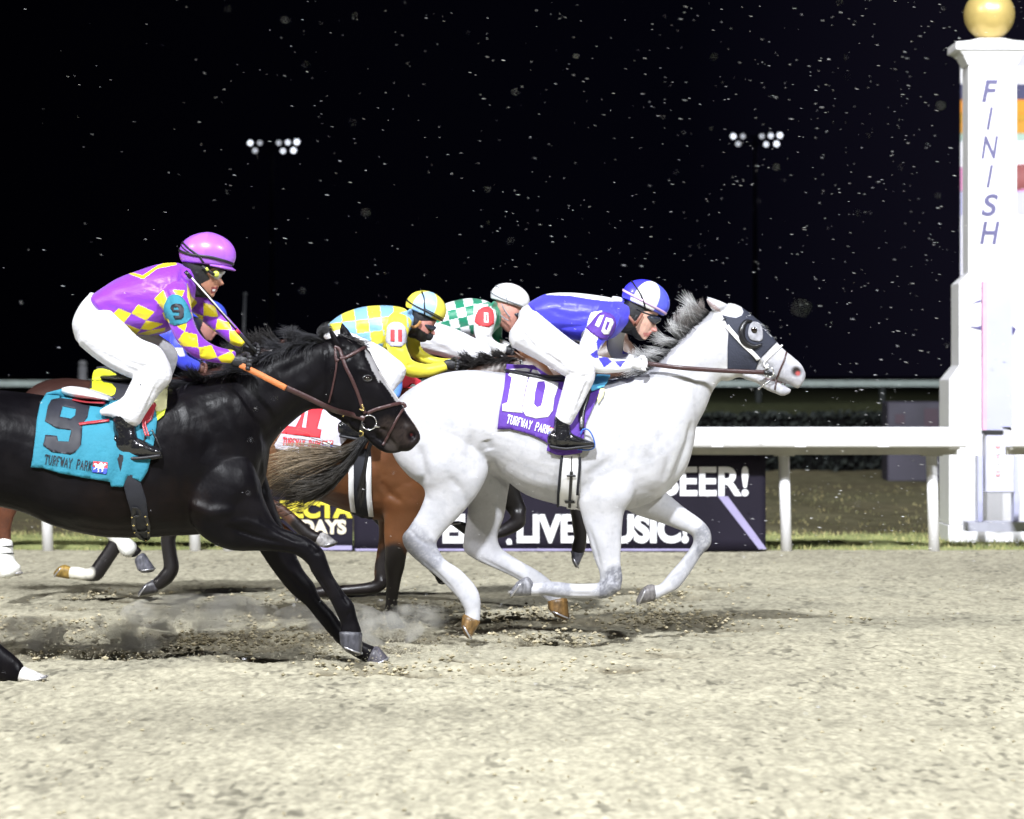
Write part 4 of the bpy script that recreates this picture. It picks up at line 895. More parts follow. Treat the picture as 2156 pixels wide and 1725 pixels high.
    cloth_text('TURFWAY PARK', c5([(726, 1122)])[0], c5([(1012, 1200)])[0], 17, bc, D, .004, p_white, cl, wd=2.0)
    badge(c5([(1008, 1150), (1050, 1160), (1046, 1205), (1006, 1196)]), bc, D, .004, cl, p_red, p_blue, p_white)
    sd = Sculpt(D); sd.loft([(1062, 776, 1064, 784, .10), (1110, 782, 1110, 794, .16), (1160, 790, 1160, 806, .17), (1210, 785, 1212, 806, .15), (1250, 778, 1250, 802, .08)], n=24)
    sdl = obj('saddle', sd.mb.me('saddle'), leather_black, h)
    towel = mat('light_blue_towel', (.10, .42, .70), rough=.9, var=.1, bump=.5, bscale=150)
    patch('saddle_towel', [c5([(1330, 795), (1428, 800), (1415, 870), (1385, 905), (1300, 935), (1290, 900), (1325, 860)])], bv, D, .030, towel, h, step=6, wrinkle=.008, thick=.004, mirror=D)
    patch('saddle_towel', [c5([(1360, 910), (1392, 915), (1378, 960), (1345, 1005), (1338, 975)])], bv, D, .024, mat('pale_yellow_cloth', (.75, .74, .35), rough=.9), h, step=5, thick=.004, label='pale yellow under-pad edge')
    g = patch('girth', [c5([(1100, 1335), (1225, 1335), (1228, 1400), (1218, 1560), (1212, 1690), (1170, 1705), (1075, 1675), (1080, 1560), (1095, 1400)])], bv, D, .012, white_strap, h, step=6, thick=.004, mirror=D)
    bg = bvh_of(g.data); mb = MB()
    for line in ([(1105, 1330), (1092, 1450), (1080, 1600), (1078, 1690)], [(1222, 1335), (1222, 1430), (1210, 1560), (1205, 1690)]): strap(mb, c5(line), .016, bg, D, .003)
    finish(mb, 'girth_edge', black_elastic, g)
    mb = MB(); strap(mb, c5([(1168, 1450), (1162, 1540), (1155, 1690)]), .018, bg, D, .005); strap(mb, c5([(1135, 1478), (1195, 1478)]), .012, bg, D, .008); strap(mb, c5([(1125, 1650), (1190, 1650)]), .024, bg, D, .008); strap(mb, c5([(1168, 1350), (1168, 1450)]), .006, bg, D, .004); finish(mb, 'girth_buckle', leather_black, g)
    mb = MB(); strap(mb, c5([(1300, 830), (1270, 960), (1240, 1060), (1235, 1170)]), .030, bc, D, .012); finish(mb, 'stirrup_leather', leather_black, sdl)
    return h, S, bv
H10 = horse10()

# ================================================================= black horse, number 9
def horse9():
    D = 14.6; S = Sculpt(D, slope=.00045, x0=500); h = horse_root('glossy black racehorse with a blaze and turquoise 9 cloth', 300, D); SD = S.D
    S.loft([(-262, 890, -262, 930, .10), (-240, 850, -245, 1000, .22), (-190, 822, -190, 1040, .30), (-110, 812, -110, 1050, .32), (-30, 818, -30, 1062, .32), (47, 826, 47, 1078, .32), (120, 836, 118, 1108, .33), (212, 845, 212, 1130, .345),
            (300, 838, 298, 1132, .33), (370, 812, 372, 1128, .30), (430, 796, 436, 1122, .27), (485, 783, 500, 1090, .23), (525, 772, 545, 1040, .18)])
    S.loft([(455, 790, 545, 1030, .19), (505, 772, 562, 960, .165), (545, 756, 582, 922, .14), (590, 738, 612, 892, .12), (635, 726, 650, 864, .105), (685, 714, 688, 862, .095)])
    # head
    S.loft([(690, 713, 682, 862, .08), (722, 706, 700, 874, .095), (754, 712, 722, 890, .104), (778, 740, 745, 900, .105), (797, 776, 766, 908, .098), (818, 808, 782, 915, .082), (840, 840, 797, 924, .068), (858, 872, 812, 934, .060), (876, 895, 830, 945, .058), (885, 915, 850, 951, .048)])
    S.loft([(740, 880, 738, 902, .07), (768, 896, 764, 918, .05), (792, 915, 788, 940, .042), (812, 928, 808, 952, .038), (830, 936, 826, 955, .032), (843, 942, 840, 953, .02)], sub=3)
    S.ball(715, 845, 34, 36, .083)
    ear(S, (689, 680), cB([(370, 330)])[0], cB([(505, 385)])[0], -.055); ear(S, (719, 676), cB([(450, 240)])[0], cB([(600, 262)])[0], .05)
    yo = -.17
    S.loft([(505, 935, 365, 980, .09, -.13), (545, 1005, 385, 1060, .11, -.17), (556, 1050, 418, 1122, .11, yo), (582, 1102, 480, 1157, .085, yo), (613, 1118, 560, 1160, .064, yo), (650, 1133, 618, 1167, .052, yo), (679, 1156, 647, 1187, .047, yo), (690, 1182, 655, 1203, .044, yo),
            (700, 1209, 671, 1228, .038, yo), (725, 1248, 694, 1263, .038, yo), (744, 1270, 706, 1288, .043, yo), (752, 1300, 717, 1314, .037, yo), (762, 1330, 714, 1330, .046, yo)])
    hoof(h, S, ((714, 1332), (763, 1334)), ((716, 1354), (762, 1374)), yo, (.055, .055, .065), w=.058)
    yo = .15
    S.loft([(470, 1020, 560, 1000, .11, .12), (500, 1090, 585, 1080, .10, yo), (540, 1150, 610, 1138, .07, yo), (575, 1202, 638, 1198, .054, yo), (613, 1249, 661, 1228, .05, yo), (644, 1275, 674, 1258, .041, yo), (669, 1306, 703, 1290, .038, yo), (700, 1343, 728, 1325, .042, yo), (722, 1364, 748, 1340, .044, yo), (750, 1385, 770, 1354, .040, yo), (776, 1397, 792, 1362, .044, yo)])
    hoof(h, S, ((772, 1396), (797, 1361)), ((780, 1401), (817, 1384)), yo, (.075, .07, .085), w=.058)
    yo = -.42                                             # near hind, foot just inside the frame
    S.loft([(-255, 900, -90, 880, .13, -.12), (-262, 970, -70, 985, .15, -.2), (-235, 1060, -85, 1060, .12, yo), (-190, 1150, -110, 1130, .085, yo), (-175, 1225, -100, 1205, .06, yo), (-160, 1270, -90, 1240, .052, yo), (-110, 1325, -62, 1290, .042, yo), (-55, 1380, -8, 1348, .042, yo), (-22, 1420, 26, 1376, .048, yo), (6, 1436, 42, 1390, .044, yo), (28, 1438, 50, 1402, .046, yo)])
    hoof(h, S, ((42, 1437), (50, 1403)), ((60, 1434), (98, 1424)), yo, (.62, .60, .58), w=.055)
    yo = .16
    S.loft([(-240, 900, -90, 880, .13, .12), (-245, 980, -90, 985, .13, yo), (-240, 1060, -120, 1060, .1, yo), (-250, 1140, -170, 1130, .07, yo), (-280, 1200, -215, 1190, .05, yo), (-300, 1260, -260, 1260, .04, yo), (-320, 1330, -280, 1330, .04, yo), (-310, 1370, -272, 1365, .042, yo)])
    hoof(h, S, ((-312, 1368), (-272, 1368)), ((-316, 1390), (-262, 1392)), yo, (.05, .05, .055))
    me = S.skin('body', .0082, 9)
    carve(me, [([(556, 960), (548, 1000), (556, 1045)], 8, .018), ([(470, 800), (500, 880), (520, 960), (490, 1040)], 36, -.020), ([(430, 850), (448, 910), (436, 980), (400, 1040)], 16, .011), ([(470, 840), (490, 900), (500, 960)], 9, .005), ([(395, 1060), (440, 1080), (500, 1075)], 14, -.02), ([(420, 960), (470, 1000), (510, 1060)], 30, -.016),
               ([(540, 1075), (560, 1100), (600, 1125), (640, 1145)], 5, .008), ([(480, 1110), (540, 1130), (600, 1145)], 5, .010), ([(460, 1100), (520, 1098), (580, 1118)], 8, -.008), ([(560, 870), (610, 830), (660, 800)], 18, -.012), ([(540, 930), (590, 890), (650, 835), (690, 790)], 12, .009),
               ([(700, 790), (690, 830), (700, 862)], 8, .010), ([(740, 800), (760, 850), (775, 885)], 5, .006), ([(790, 800), (812, 850), (835, 885)], 10, -.006), ([(760, 830), (790, 860), (800, 900)], 10, .006), ([(750, 775), (776, 782), (792, 800)], 8, -.008), ([(795, 902), (812, 905), (822, 925), (838, 944)], 3.2, .012),
               ([(700, 1215), (712, 1240), (722, 1262)], 4, -.005), ([(672, 1215), (694, 1250)], 4, .006), ([(620, 1245), (690, 1320)], 5, -.004), ([(140, 1100), (230, 1118), (330, 1110)], 12, .008), ([(60, 900), (40, 980), (70, 1060)], 26, .008), ([(350, 900), (362, 990), (350, 1060)], 20, .005), ([(230, 1000), (240, 1100)], 8, .003), ([(270, 1010), (275, 1110)], 8, .003), ([(190, 1010), (205, 1100)], 8, .003),
               ([(840, 870), (820, 905)], 14, -.004), ([(690, 1190), (720, 1250), (735, 1275)], 3, .006), ([(666, 1205), (695, 1255)], 3, .005), ([(650, 1145), (665, 1165), (680, 1160)], 4, .005), ([(560, 1150), (600, 1155), (630, 1160)], 3, .005), ([(600, 1120), (640, 1140)], 3, .004), ([(740, 1285), (730, 1300)], 4, .005), ([(590, 1190), (620, 1225), (650, 1250)], 4, .005), ([(655, 1280), (695, 1320)], 3, .005), ([(800, 840), (830, 880)], 4, .004), ([(770, 740), (790, 770)], 5, .004), ([(720, 730), (735, 760)], 8, .006), ([(580, 790), (620, 770), (660, 750)], 10, .006), ([(380, 830), (400, 880), (395, 940)], 14, -.008)])
    c = co(me); X_, Y_ = P_of(c); nrm = nor(me)
    k = np.exp(-(((X_ - 867) / 9) ** 2 + ((Y_ - 917) / 11) ** 2)); k2 = np.exp(-(((X_ - 867) / 17) ** 2 + ((Y_ - 917) / 19) ** 2)); c[:, 1] += np.where(nrm[:, 1] < 0, .036 * k - .012 * k2, 0); me.vertices.foreach_set('co', c.astype(np.float32).ravel()); me.update()
    zone(me, (.0042, .0037, .0048), [('noise', (40, .05), (.007, .006, .007), 1, .6), ('blob', [(250, 1090, 110), (380, 1060, 70)], (.009, .0055, .0045), 4, .7), ('blob', [(850, 915, 40), (820, 900, 30)], (.034, .025, .022), 1, .8), ('blob', [(868, 918, 14)], (.006, .004, .005), .2, 1), ('blob', [(866, 915, 4)], (.07, .012, .012), .1, .8), ('blob', [(825, 940, 18)], (.06, .05, .045), .6, .7),
        ('poly', cB([(735, 400), (775, 440), (820, 500), (880, 640), (960, 760), (1040, 880), (1120, 985), (1080, 990), (985, 850), (900, 740), (885, 775), (850, 700), (800, 620), (780, 560), (740, 480)]), (.36, .35, .36), .35, .8), ('line', (cB([(1185, 1060), (1230, 1130), (1290, 1220), (1330, 1290)]), 3.6), (.62, .50, .38), .3, .9),
        ('line', (cB([(900, 650), (1010, 820), (1150, 1010), (1240, 1140), (1320, 1270)]), 3.2), (.62, .60, .58), .3, .9), ('blob', [(30, 1440, 22), (60, 1445, 30)], (.6, .6, .6), .2, 0)])
    obj('body', me, coat_black, h); bv = bvh_of(me); E = SD(760)
    eye(h, S, bv, *cB([(758, 722)])[0], .021)
    mb = MB()                                             # bridle
    strap(mb, cB([(395, 375), (445, 400), (480, 490), (520, 600), (590, 740), (660, 910), (700, 1040), (735, 1110)]), .020, bv, E, .003); br = finish(mb, 'bridle', leather, h)
    for nm, pts, wd in (('browband', [(455, 505), (520, 490), (600, 450), (690, 400), (740, 375)], .018), ('throat_lash', [(400, 380), (418, 540), (400, 700), (365, 880), (330, 990)], .011), ('cheek_strap', [(440, 510), (415, 530), (402, 420)], .014),
                        ('noseband', [(760, 1105), (830, 1070), (950, 1035), (1060, 1008), (1150, 1000), (1178, 1045)], .020), ('crossed_noseband', [(1150, 1060), (1090, 1150), (1030, 1270), (965, 1390), (925, 1460)], .014)):
        mb = MB(); strap(mb, cB(pts), wd, bv, E, .004); finish(mb, nm, leather, br)
    c0, n0 = hit(bv, *cB([(775, 1200)])[0], E, .012); mb = MB(); mb.tube([c0 + Vector((math.cos(t) * .040, -.002, math.sin(t) * .040)) for t in np.linspace(0, 2 * math.pi, 29)], .0036, 8); finish(mb, 'bit_ring', steel, br)
    mb = MB(); a1 = c0 + Vector((.030, 0, -.018)); mb.tube([a1, a1 + Vector((.004, 0, -.002)), a1 + Vector((.03, .01, -.008))], [.009, .009, .004], 8); finish(mb, 'bit_mouthpiece', steel, br)
    for pts in ([(690, 1010), (705, 1025), (710, 1060), (690, 1070), (665, 1052)], [(455, 1085), (490, 1090), (505, 1110), (490, 1130)], [(670, 1295), (700, 1300), (710, 1330), (685, 1335)]):
        mb = MB(); strap(mb, cB(pts), .008, bv, E, .012, .004); finish(mb, 'buckle', brass, br)
    mb = MB(); strap(mb, cB([(715, 1210), (690, 1270), (690, 1340)]), .024, bv, E, .006); finish(mb, 'chin_strap', leather_black, br)
    def rein(pts, name, wd, m_, ys):
        P3 = [Vector(v) for v in catmull([tuple(W(x, y, yy)) for (x, y), yy in zip(pts, ys)], 6)]; mb = MB(); ribbon(mb, P3, [Vector((0, -1, 0))] * len(P3), wd, .005); return finish(mb, name, m_, h)
    yy = c0.y
    r1 = rein([(600, 815), (650, 838), (700, 862), (740, 873), (768, 882)], 'reins', .030, leather, [14.30, 14.35, 14.42, yy - .02, yy - .004])
    rein([(505, 768), (540, 785), (575, 803), (602, 817)], 'reins', .033, orange_grip, [14.36, 14.32, 14.29, 14.295])
    # mane, forelock
    bl, bt = (.010, .010, .012), (.022, .022, .026)
    hair('mane', S, [(520, 775), (560, 752), (600, 737), (645, 724), (684, 714)], lambda t: (-1, -.28), 3200, 64, h, 'mane_black', bl, bt, width=.0018, curl=.9, spread=.30, ysp=.05, clump=13, back=-.55)
    hair('mane', S, [(625, 730), (684, 714)], lambda t: (-.95, -.75), 700, 84, h, 'mane_black', bl, (.03, .03, .035), width=.0016, curl=.5, spread=.2, ysp=.05, clump=4, back=-1.6)
    hair('mane', S, [(380, 808), (450, 795), (530, 775)], lambda t: (-1, -.35), 1400, 48, h, 'mane_black', bl, bt, width=.0018, curl=.8, spread=.5, ysp=.07, clump=10, back=-.6)
    hair('forelock', S, [(712, 702), (735, 708), (748, 716)], lambda t: (.75, .35), 320, 42, h, 'mane_black', bl, (.05, .045, .045), width=.0026, curl=.5, spread=.3, ysp=.03, back=.5)
    teal = mat('turquoise_saddle_cloth', (.022, .20, .29), rough=.8, var=.07, bump=.4, bscale=55)
    D3 = SD(200)
    cl = patch('saddle_cloth', [[(131, 819), (103, 827), (84, 852), (77, 886), (75, 918), (70, 961), (66, 983), (90, 985), (125, 995), (175, 1005), (231, 1014), (233, 1023), (258, 1024), (268, 1000), (295, 1014), (309, 992), (316, 967), (326, 918), (331, 885), (327, 850), (300, 838), (240, 843), (180, 832)]], bv, D3, .012, teal, h, step=7, wrinkle=.013, thick=.004, mirror=lambda v: S.D(CX + v.x * F / v.y))
    bc = bvh_of(cl.data)
    patch('number', [c1([(345, 1258), (400, 1248), (500, 1258), (605, 1300), (590, 1375), (556, 1420), (545, 1560), (505, 1612), (475, 1625), (345, 1605), (290, 1565), (305, 1493), (385, 1500), (392, 1535), (462, 1540), (480, 1462), (380, 1450), (302, 1402), (322, 1300)]), c1([(422, 1302), (512, 1320), (505, 1365), (478, 1386), (402, 1372)])], bc, D3, .004, p_black, cl, step=5, thick=.0015)
    cloth_text('TURFWAY PARK', c2([(296, 248)])[0], c2([(616, 298)])[0], 19, bc, D3, .004, p_black, cl, wd=1.7)
    badge(c2([(628, 232), (724, 242), (718, 320), (620, 308)]), bc, D3, .004, cl, p_red, p_blue, p_white)
    sd = Sculpt(D3); sd.loft([(133, 816, 138, 832, .06), (150, 813, 155, 838, .13), (180, 817, 185, 842, .16), (210, 826, 213, 844, .17), (234, 836, 236, 845, .16)], n=24)
    sdl = obj('saddle', sd.mb.me('saddle'), mat('white_patent_saddle', (.82, .82, .84), rough=.3, var=.03), h)
    sd = Sculpt(D3); sd.loft([(162, 838, 162, 845, .165), (190, 843, 190, 850, .18), (228, 844, 228, 853, .19)], n=20); redl = mat('red_leather', (.32, .025, .035), rough=.3, var=.15, bump=.15); obj('seat_edge', sd.mb.me('seat_edge'), redl, sdl)
    mb = MB(); strap(mb, [(166, 895), (195, 891), (230, 887)], .018, bc, D3, .008); finish(mb, 'surcingle_strap', redl, sdl)
    patch('flap', [rounded(c1([(1000, 1210), (1035, 1235), (1048, 1300), (1030, 1380), (990, 1430), (965, 1400), (960, 1300)]))], bc, D3, .012, redl, sdl, step=6, thick=.006)
    mb = MB(); strap(mb, c1([(975, 1340), (960, 1400), (960, 1450), (985, 1510)]), .012, bc, D3, .02); strap(mb, c1([(970, 1390), (990, 1450), (1000, 1510)]), .010, bc, D3, .022); finish(mb, 'stirrup_leather', redl, sdl)
    patch('saddle_towel', [c1([(1055, 1085), (1140, 1080), (1135, 1200), (1122, 1325), (1085, 1345), (1050, 1345), (1020, 1180)])], bv, SD(340), .016, mat('pale_yellow_towel', (.78, .76, .42), rough=.9, var=.06, bump=.4, bscale=90), h, step=6, wrinkle=.008, thick=.004)
    patch('saddle_towel', [c1([(1052, 1340), (1118, 1326), (1105, 1365), (1058, 1405)])], bv, SD(340), .014, mat('lime_binding', (.55, .65, .04), rough=.8), h, step=5, thick=.004, label='lime green binding of the saddle towel')
    g = patch('girth', [c2([(780, 180), (880, 215), (925, 235), (880, 310), (945, 372), (980, 480), (1000, 640), (1010, 740), (985, 775), (955, 745), (905, 720), (890, 600), (850, 480), (815, 330)])], bv, SD(290), .014, black_elastic, h, step=7, thick=.004)
    bg = bvh_of(g.data); mb = MB(); strap(mb, c2([(905, 545), (898, 600), (905, 680), (940, 740), (990, 765)]), .022, bg, D3, .006); strap(mb, c2([(980, 600), (1000, 660), (1000, 740)]), .018, bg, D3, .006)
    strap(mb, c2([(895, 690), (950, 705), (1005, 690)]), .016, bg, D3, .009); strap(mb, c2([(890, 540), (930, 550), (940, 590), (900, 600)]), .012, bg, D3, .012); finish(mb, 'girth_buckle', leather_black, g)
    mb = MB()
    for q in c2([(888, 602), (975, 598), (900, 655), (990, 650), (985, 765), (905, 700), (1000, 700)]): p, n = hit(bg, *q, D3, .012); mb.tube([p, p + n * .004], .005, 8)
    finish(mb, 'stud', brass, g)
    return h, S, bv
H9 = horse9()

# ================================================================= bay horse, number 11
def horse11():
    D = 17.1; S = Sculpt(D); h = horse_root('bright bay racehorse with black lower legs and grey 11 cloth', 700, D)
    S.loft([(432, 905, 432, 935, .1), (450, 868, 448, 985, .2), (490, 848, 490, 1012, .28), (560, 840, 560, 1028, .31), (640, 838, 640, 1044, .32), (720, 838, 716, 1072, .325), (790, 832, 788, 1094, .30), (838, 822, 845, 1098, .27), (880, 812, 895, 1075, .24), (915, 800, 930, 1030, .2), (950, 785, 955, 980, .16)])
    S.loft([(880, 815, 925, 1000, .19), (930, 790, 945, 940, .15), (990, 768, 990, 890, .12), (1050, 750, 1045, 862, .10), (1095, 748, 1085, 852, .09)])
    S.loft([(1100, 747, 1085, 855, .085), (1130, 750, 1108, 865, .095), (1158, 778, 1130, 880, .09), (1180, 812, 1155, 895, .07), (1200, 842, 1172, 905, .055), (1212, 862, 1190, 908, .05)])
    ear(S, (1076, 734), (1095, 756), (1108, 752), -.045); ear(S, (1084, 732), (1104, 756), (1118, 752), .045)
    yo = -.15
    S.loft([(770, 960, 905, 960, .1, -.12), (780, 1040, 908, 1040, .1, yo), (806, 1080, 892, 1085, .07, yo), (808, 1125, 866, 1125, .055, yo), (811, 1170, 856, 1170, .046, yo), (810, 1195, 852, 1195, .044, yo), (813, 1220, 845, 1220, .036, yo), (812, 1262, 838, 1262, .036, yo), (809, 1292, 838, 1292, .04, yo), (815, 1308, 843, 1304, .036, yo)])
    hoof(h, S, ((814, 1308), (845, 1304)), ((820, 1324), (858, 1324)), yo, (.05, .05, .055))
    yo = .15
    S.loft([(775, 1000, 880, 1000, .1, .12), (790, 1070, 862, 1070, .08, yo), (798, 1120, 842, 1125, .055, yo), (793, 1165, 828, 1170, .046, yo), (788, 1195, 824, 1205, .044, yo), (788, 1215, 818, 1232, .043, yo)])
    S.limb([(806, 1222, 16), (790, 1236, 14), (750, 1241, 11.5), (710, 1244, 11.5), (685, 1246, 13), (664, 1248, 11), (650, 1250, 12)], yo=yo, k=1.15)
    hoof(h, S, ((652, 1236), (650, 1262)), ((644, 1236), (625, 1266)), yo, (.05, .05, .055))
    def hind(dx, dy, yo):
        t = lambda L: [(a + dx, b + dy, c + dx, d + dy, w, yo) for a, b, c, d, w in L]
        S.loft(t([(440, 900, 560, 880, .12), (445, 960, 575, 965, .13), (465, 1000, 562, 1005, .10), (492, 1030, 556, 1022, .065), (508, 1052, 556, 1034, .05), (535, 1070, 566, 1046, .04), (585, 1086, 597, 1063, .034), (619, 1116, 639, 1098, .036), (640, 1136, 662, 1117, .04), (660, 1143, 680, 1124, .038)]))
        hoof(h, S, ((664 + dx, 1142 + dy), (686 + dx, 1122 + dy)), ((672 + dx, 1150 + dy), (708 + dx, 1140 + dy)), yo, (.28, .27, .27))
    hind(0, 0, -.15); hind(-40, 6, .16)
    me = S.skin('body', .0095, 6)
    carve(me, [([(770, 930), (800, 1000), (790, 1060)], 12, .012), ([(850, 900), (870, 980), (850, 1050)], 30, -.02), ([(800, 1010), (820, 1040), (850, 1060)], 7, .012), ([(640, 1040), (700, 1055), (760, 1060)], 12, .01)])
    bay = (.120, .044, .014); bk = (.012, .009, .009)
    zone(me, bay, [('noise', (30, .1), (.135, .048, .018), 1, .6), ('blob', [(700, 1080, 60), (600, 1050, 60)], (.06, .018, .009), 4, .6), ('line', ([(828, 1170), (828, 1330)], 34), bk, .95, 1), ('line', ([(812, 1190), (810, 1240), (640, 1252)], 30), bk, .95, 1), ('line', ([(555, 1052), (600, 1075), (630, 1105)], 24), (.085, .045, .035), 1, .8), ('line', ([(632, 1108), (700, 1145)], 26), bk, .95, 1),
        ('line', ([(500, 1060), (560, 1090), (660, 1155)], 12), bk, 1, .3), ('blob', [(1190, 880, 36)], bk, 1, .8), ('line', ([(1000, 790), (1080, 790), (1150, 830)], 60), (.048, .026, .018), .8, .9)])  # last line darkens the neck, the jockey's shade put into the coat
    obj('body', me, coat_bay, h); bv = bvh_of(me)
    grey = mat('pale_grey_saddle_cloth', (.50, .49, .58), rough=.75, var=.05, bump=.35, bscale=60)
    cl = patch('saddle_cloth', [c3([(600, 800), (560, 1000), (510, 1080), (520, 1105), (700, 1135), (880, 1145), (930, 1110), (1010, 1030), (1060, 940), (1080, 780), (900, 745), (700, 750)])], bv, D, .012, grey, h, step=7, wrinkle=.010, thick=.004, mirror=D)
    bc = bvh_of(cl.data); red = mat('number_red', (.72, .02, .035), rough=.7)
    patch('number', [c3([(640, 790), (870, 790), (830, 850), (797, 972), (826, 978), (815, 1035), (555, 1003), (565, 950), (650, 960), (690, 880), (640, 870)]), c3([(735, 850), (720, 967), (692, 964), (715, 850)])], bc, D, .004, red, cl, step=5, thick=.0015)
    cloth_text('TURFWAY PARK', c3([(560, 1078)])[0], c3([(820, 1108)])[0], 15, bc, D, .004, red, cl, wd=2.0)
    badge(c3([(832, 1052), (905, 1052), (895, 1110), (826, 1108)]), bc, D, .004, cl, p_red, p_blue, p_white)
    sd = Sculpt(D); sd.loft([(640, 832, 642, 842, .1), (690, 828, 690, 846, .16), (740, 828, 740, 846, .16), (790, 818, 790, 838, .1)]); obj('saddle', sd.mb.me('saddle'), leather_black, h)
    patch('saddle_towel', [c3([(1225, 480), (1290, 500), (1350, 560), (1500, 650), (1480, 700), (1300, 700), (1180, 640), (1170, 520)])], bv, D, .03, mat('red_towel', (.55, .03, .05), rough=.85), h, step=8, thick=.01)
    g = patch('girth', [c3([(1010, 1110), (1155, 1110), (1160, 1300), (1150, 1450), (1170, 1570), (1100, 1575), (1030, 1545), (1015, 1400), (1010, 1250)])], bv, D, .012, black_elastic, h, step=7, thick=.004, mirror=D)
    bg = bvh_of(g.data); mb = MB(); strap(mb, c3([(1140, 1160), (1142, 1300), (1145, 1430), (1160, 1560)]), .034, bg, D, .004); strap(mb, c3([(1022, 1180), (1024, 1300), (1026, 1420), (1040, 1530)]), .034, bg, D, .004); finish(mb, 'girth_edge', white_strap, g)
    hair('mane', S, [(925, 798), (980, 774), (1040, 758), (1092, 752)], lambda t: (-1, -.45), 2400, 44, h, 'mane_black', (.010, .009, .009), (.02, .018, .018), width=.0024, curl=.5, spread=.45, ysp=.07, clump=14, back=-.4)
    hair('tail', S, [(434, 890), (436, 905)], lambda t: (-1, .2), 400, 150, h, 'mane_black', (.012, .009, .009), (.02, .016, .014), width=.004, curl=.5, spread=.2, ysp=.1)
    mb = MB(); strap(mb, [(1096, 756), (1110, 800), (1140, 850)], .02, bv, D, .004); finish(mb, 'bridle', leather_black, h)
    return h, S, bv
H11 = horse11()

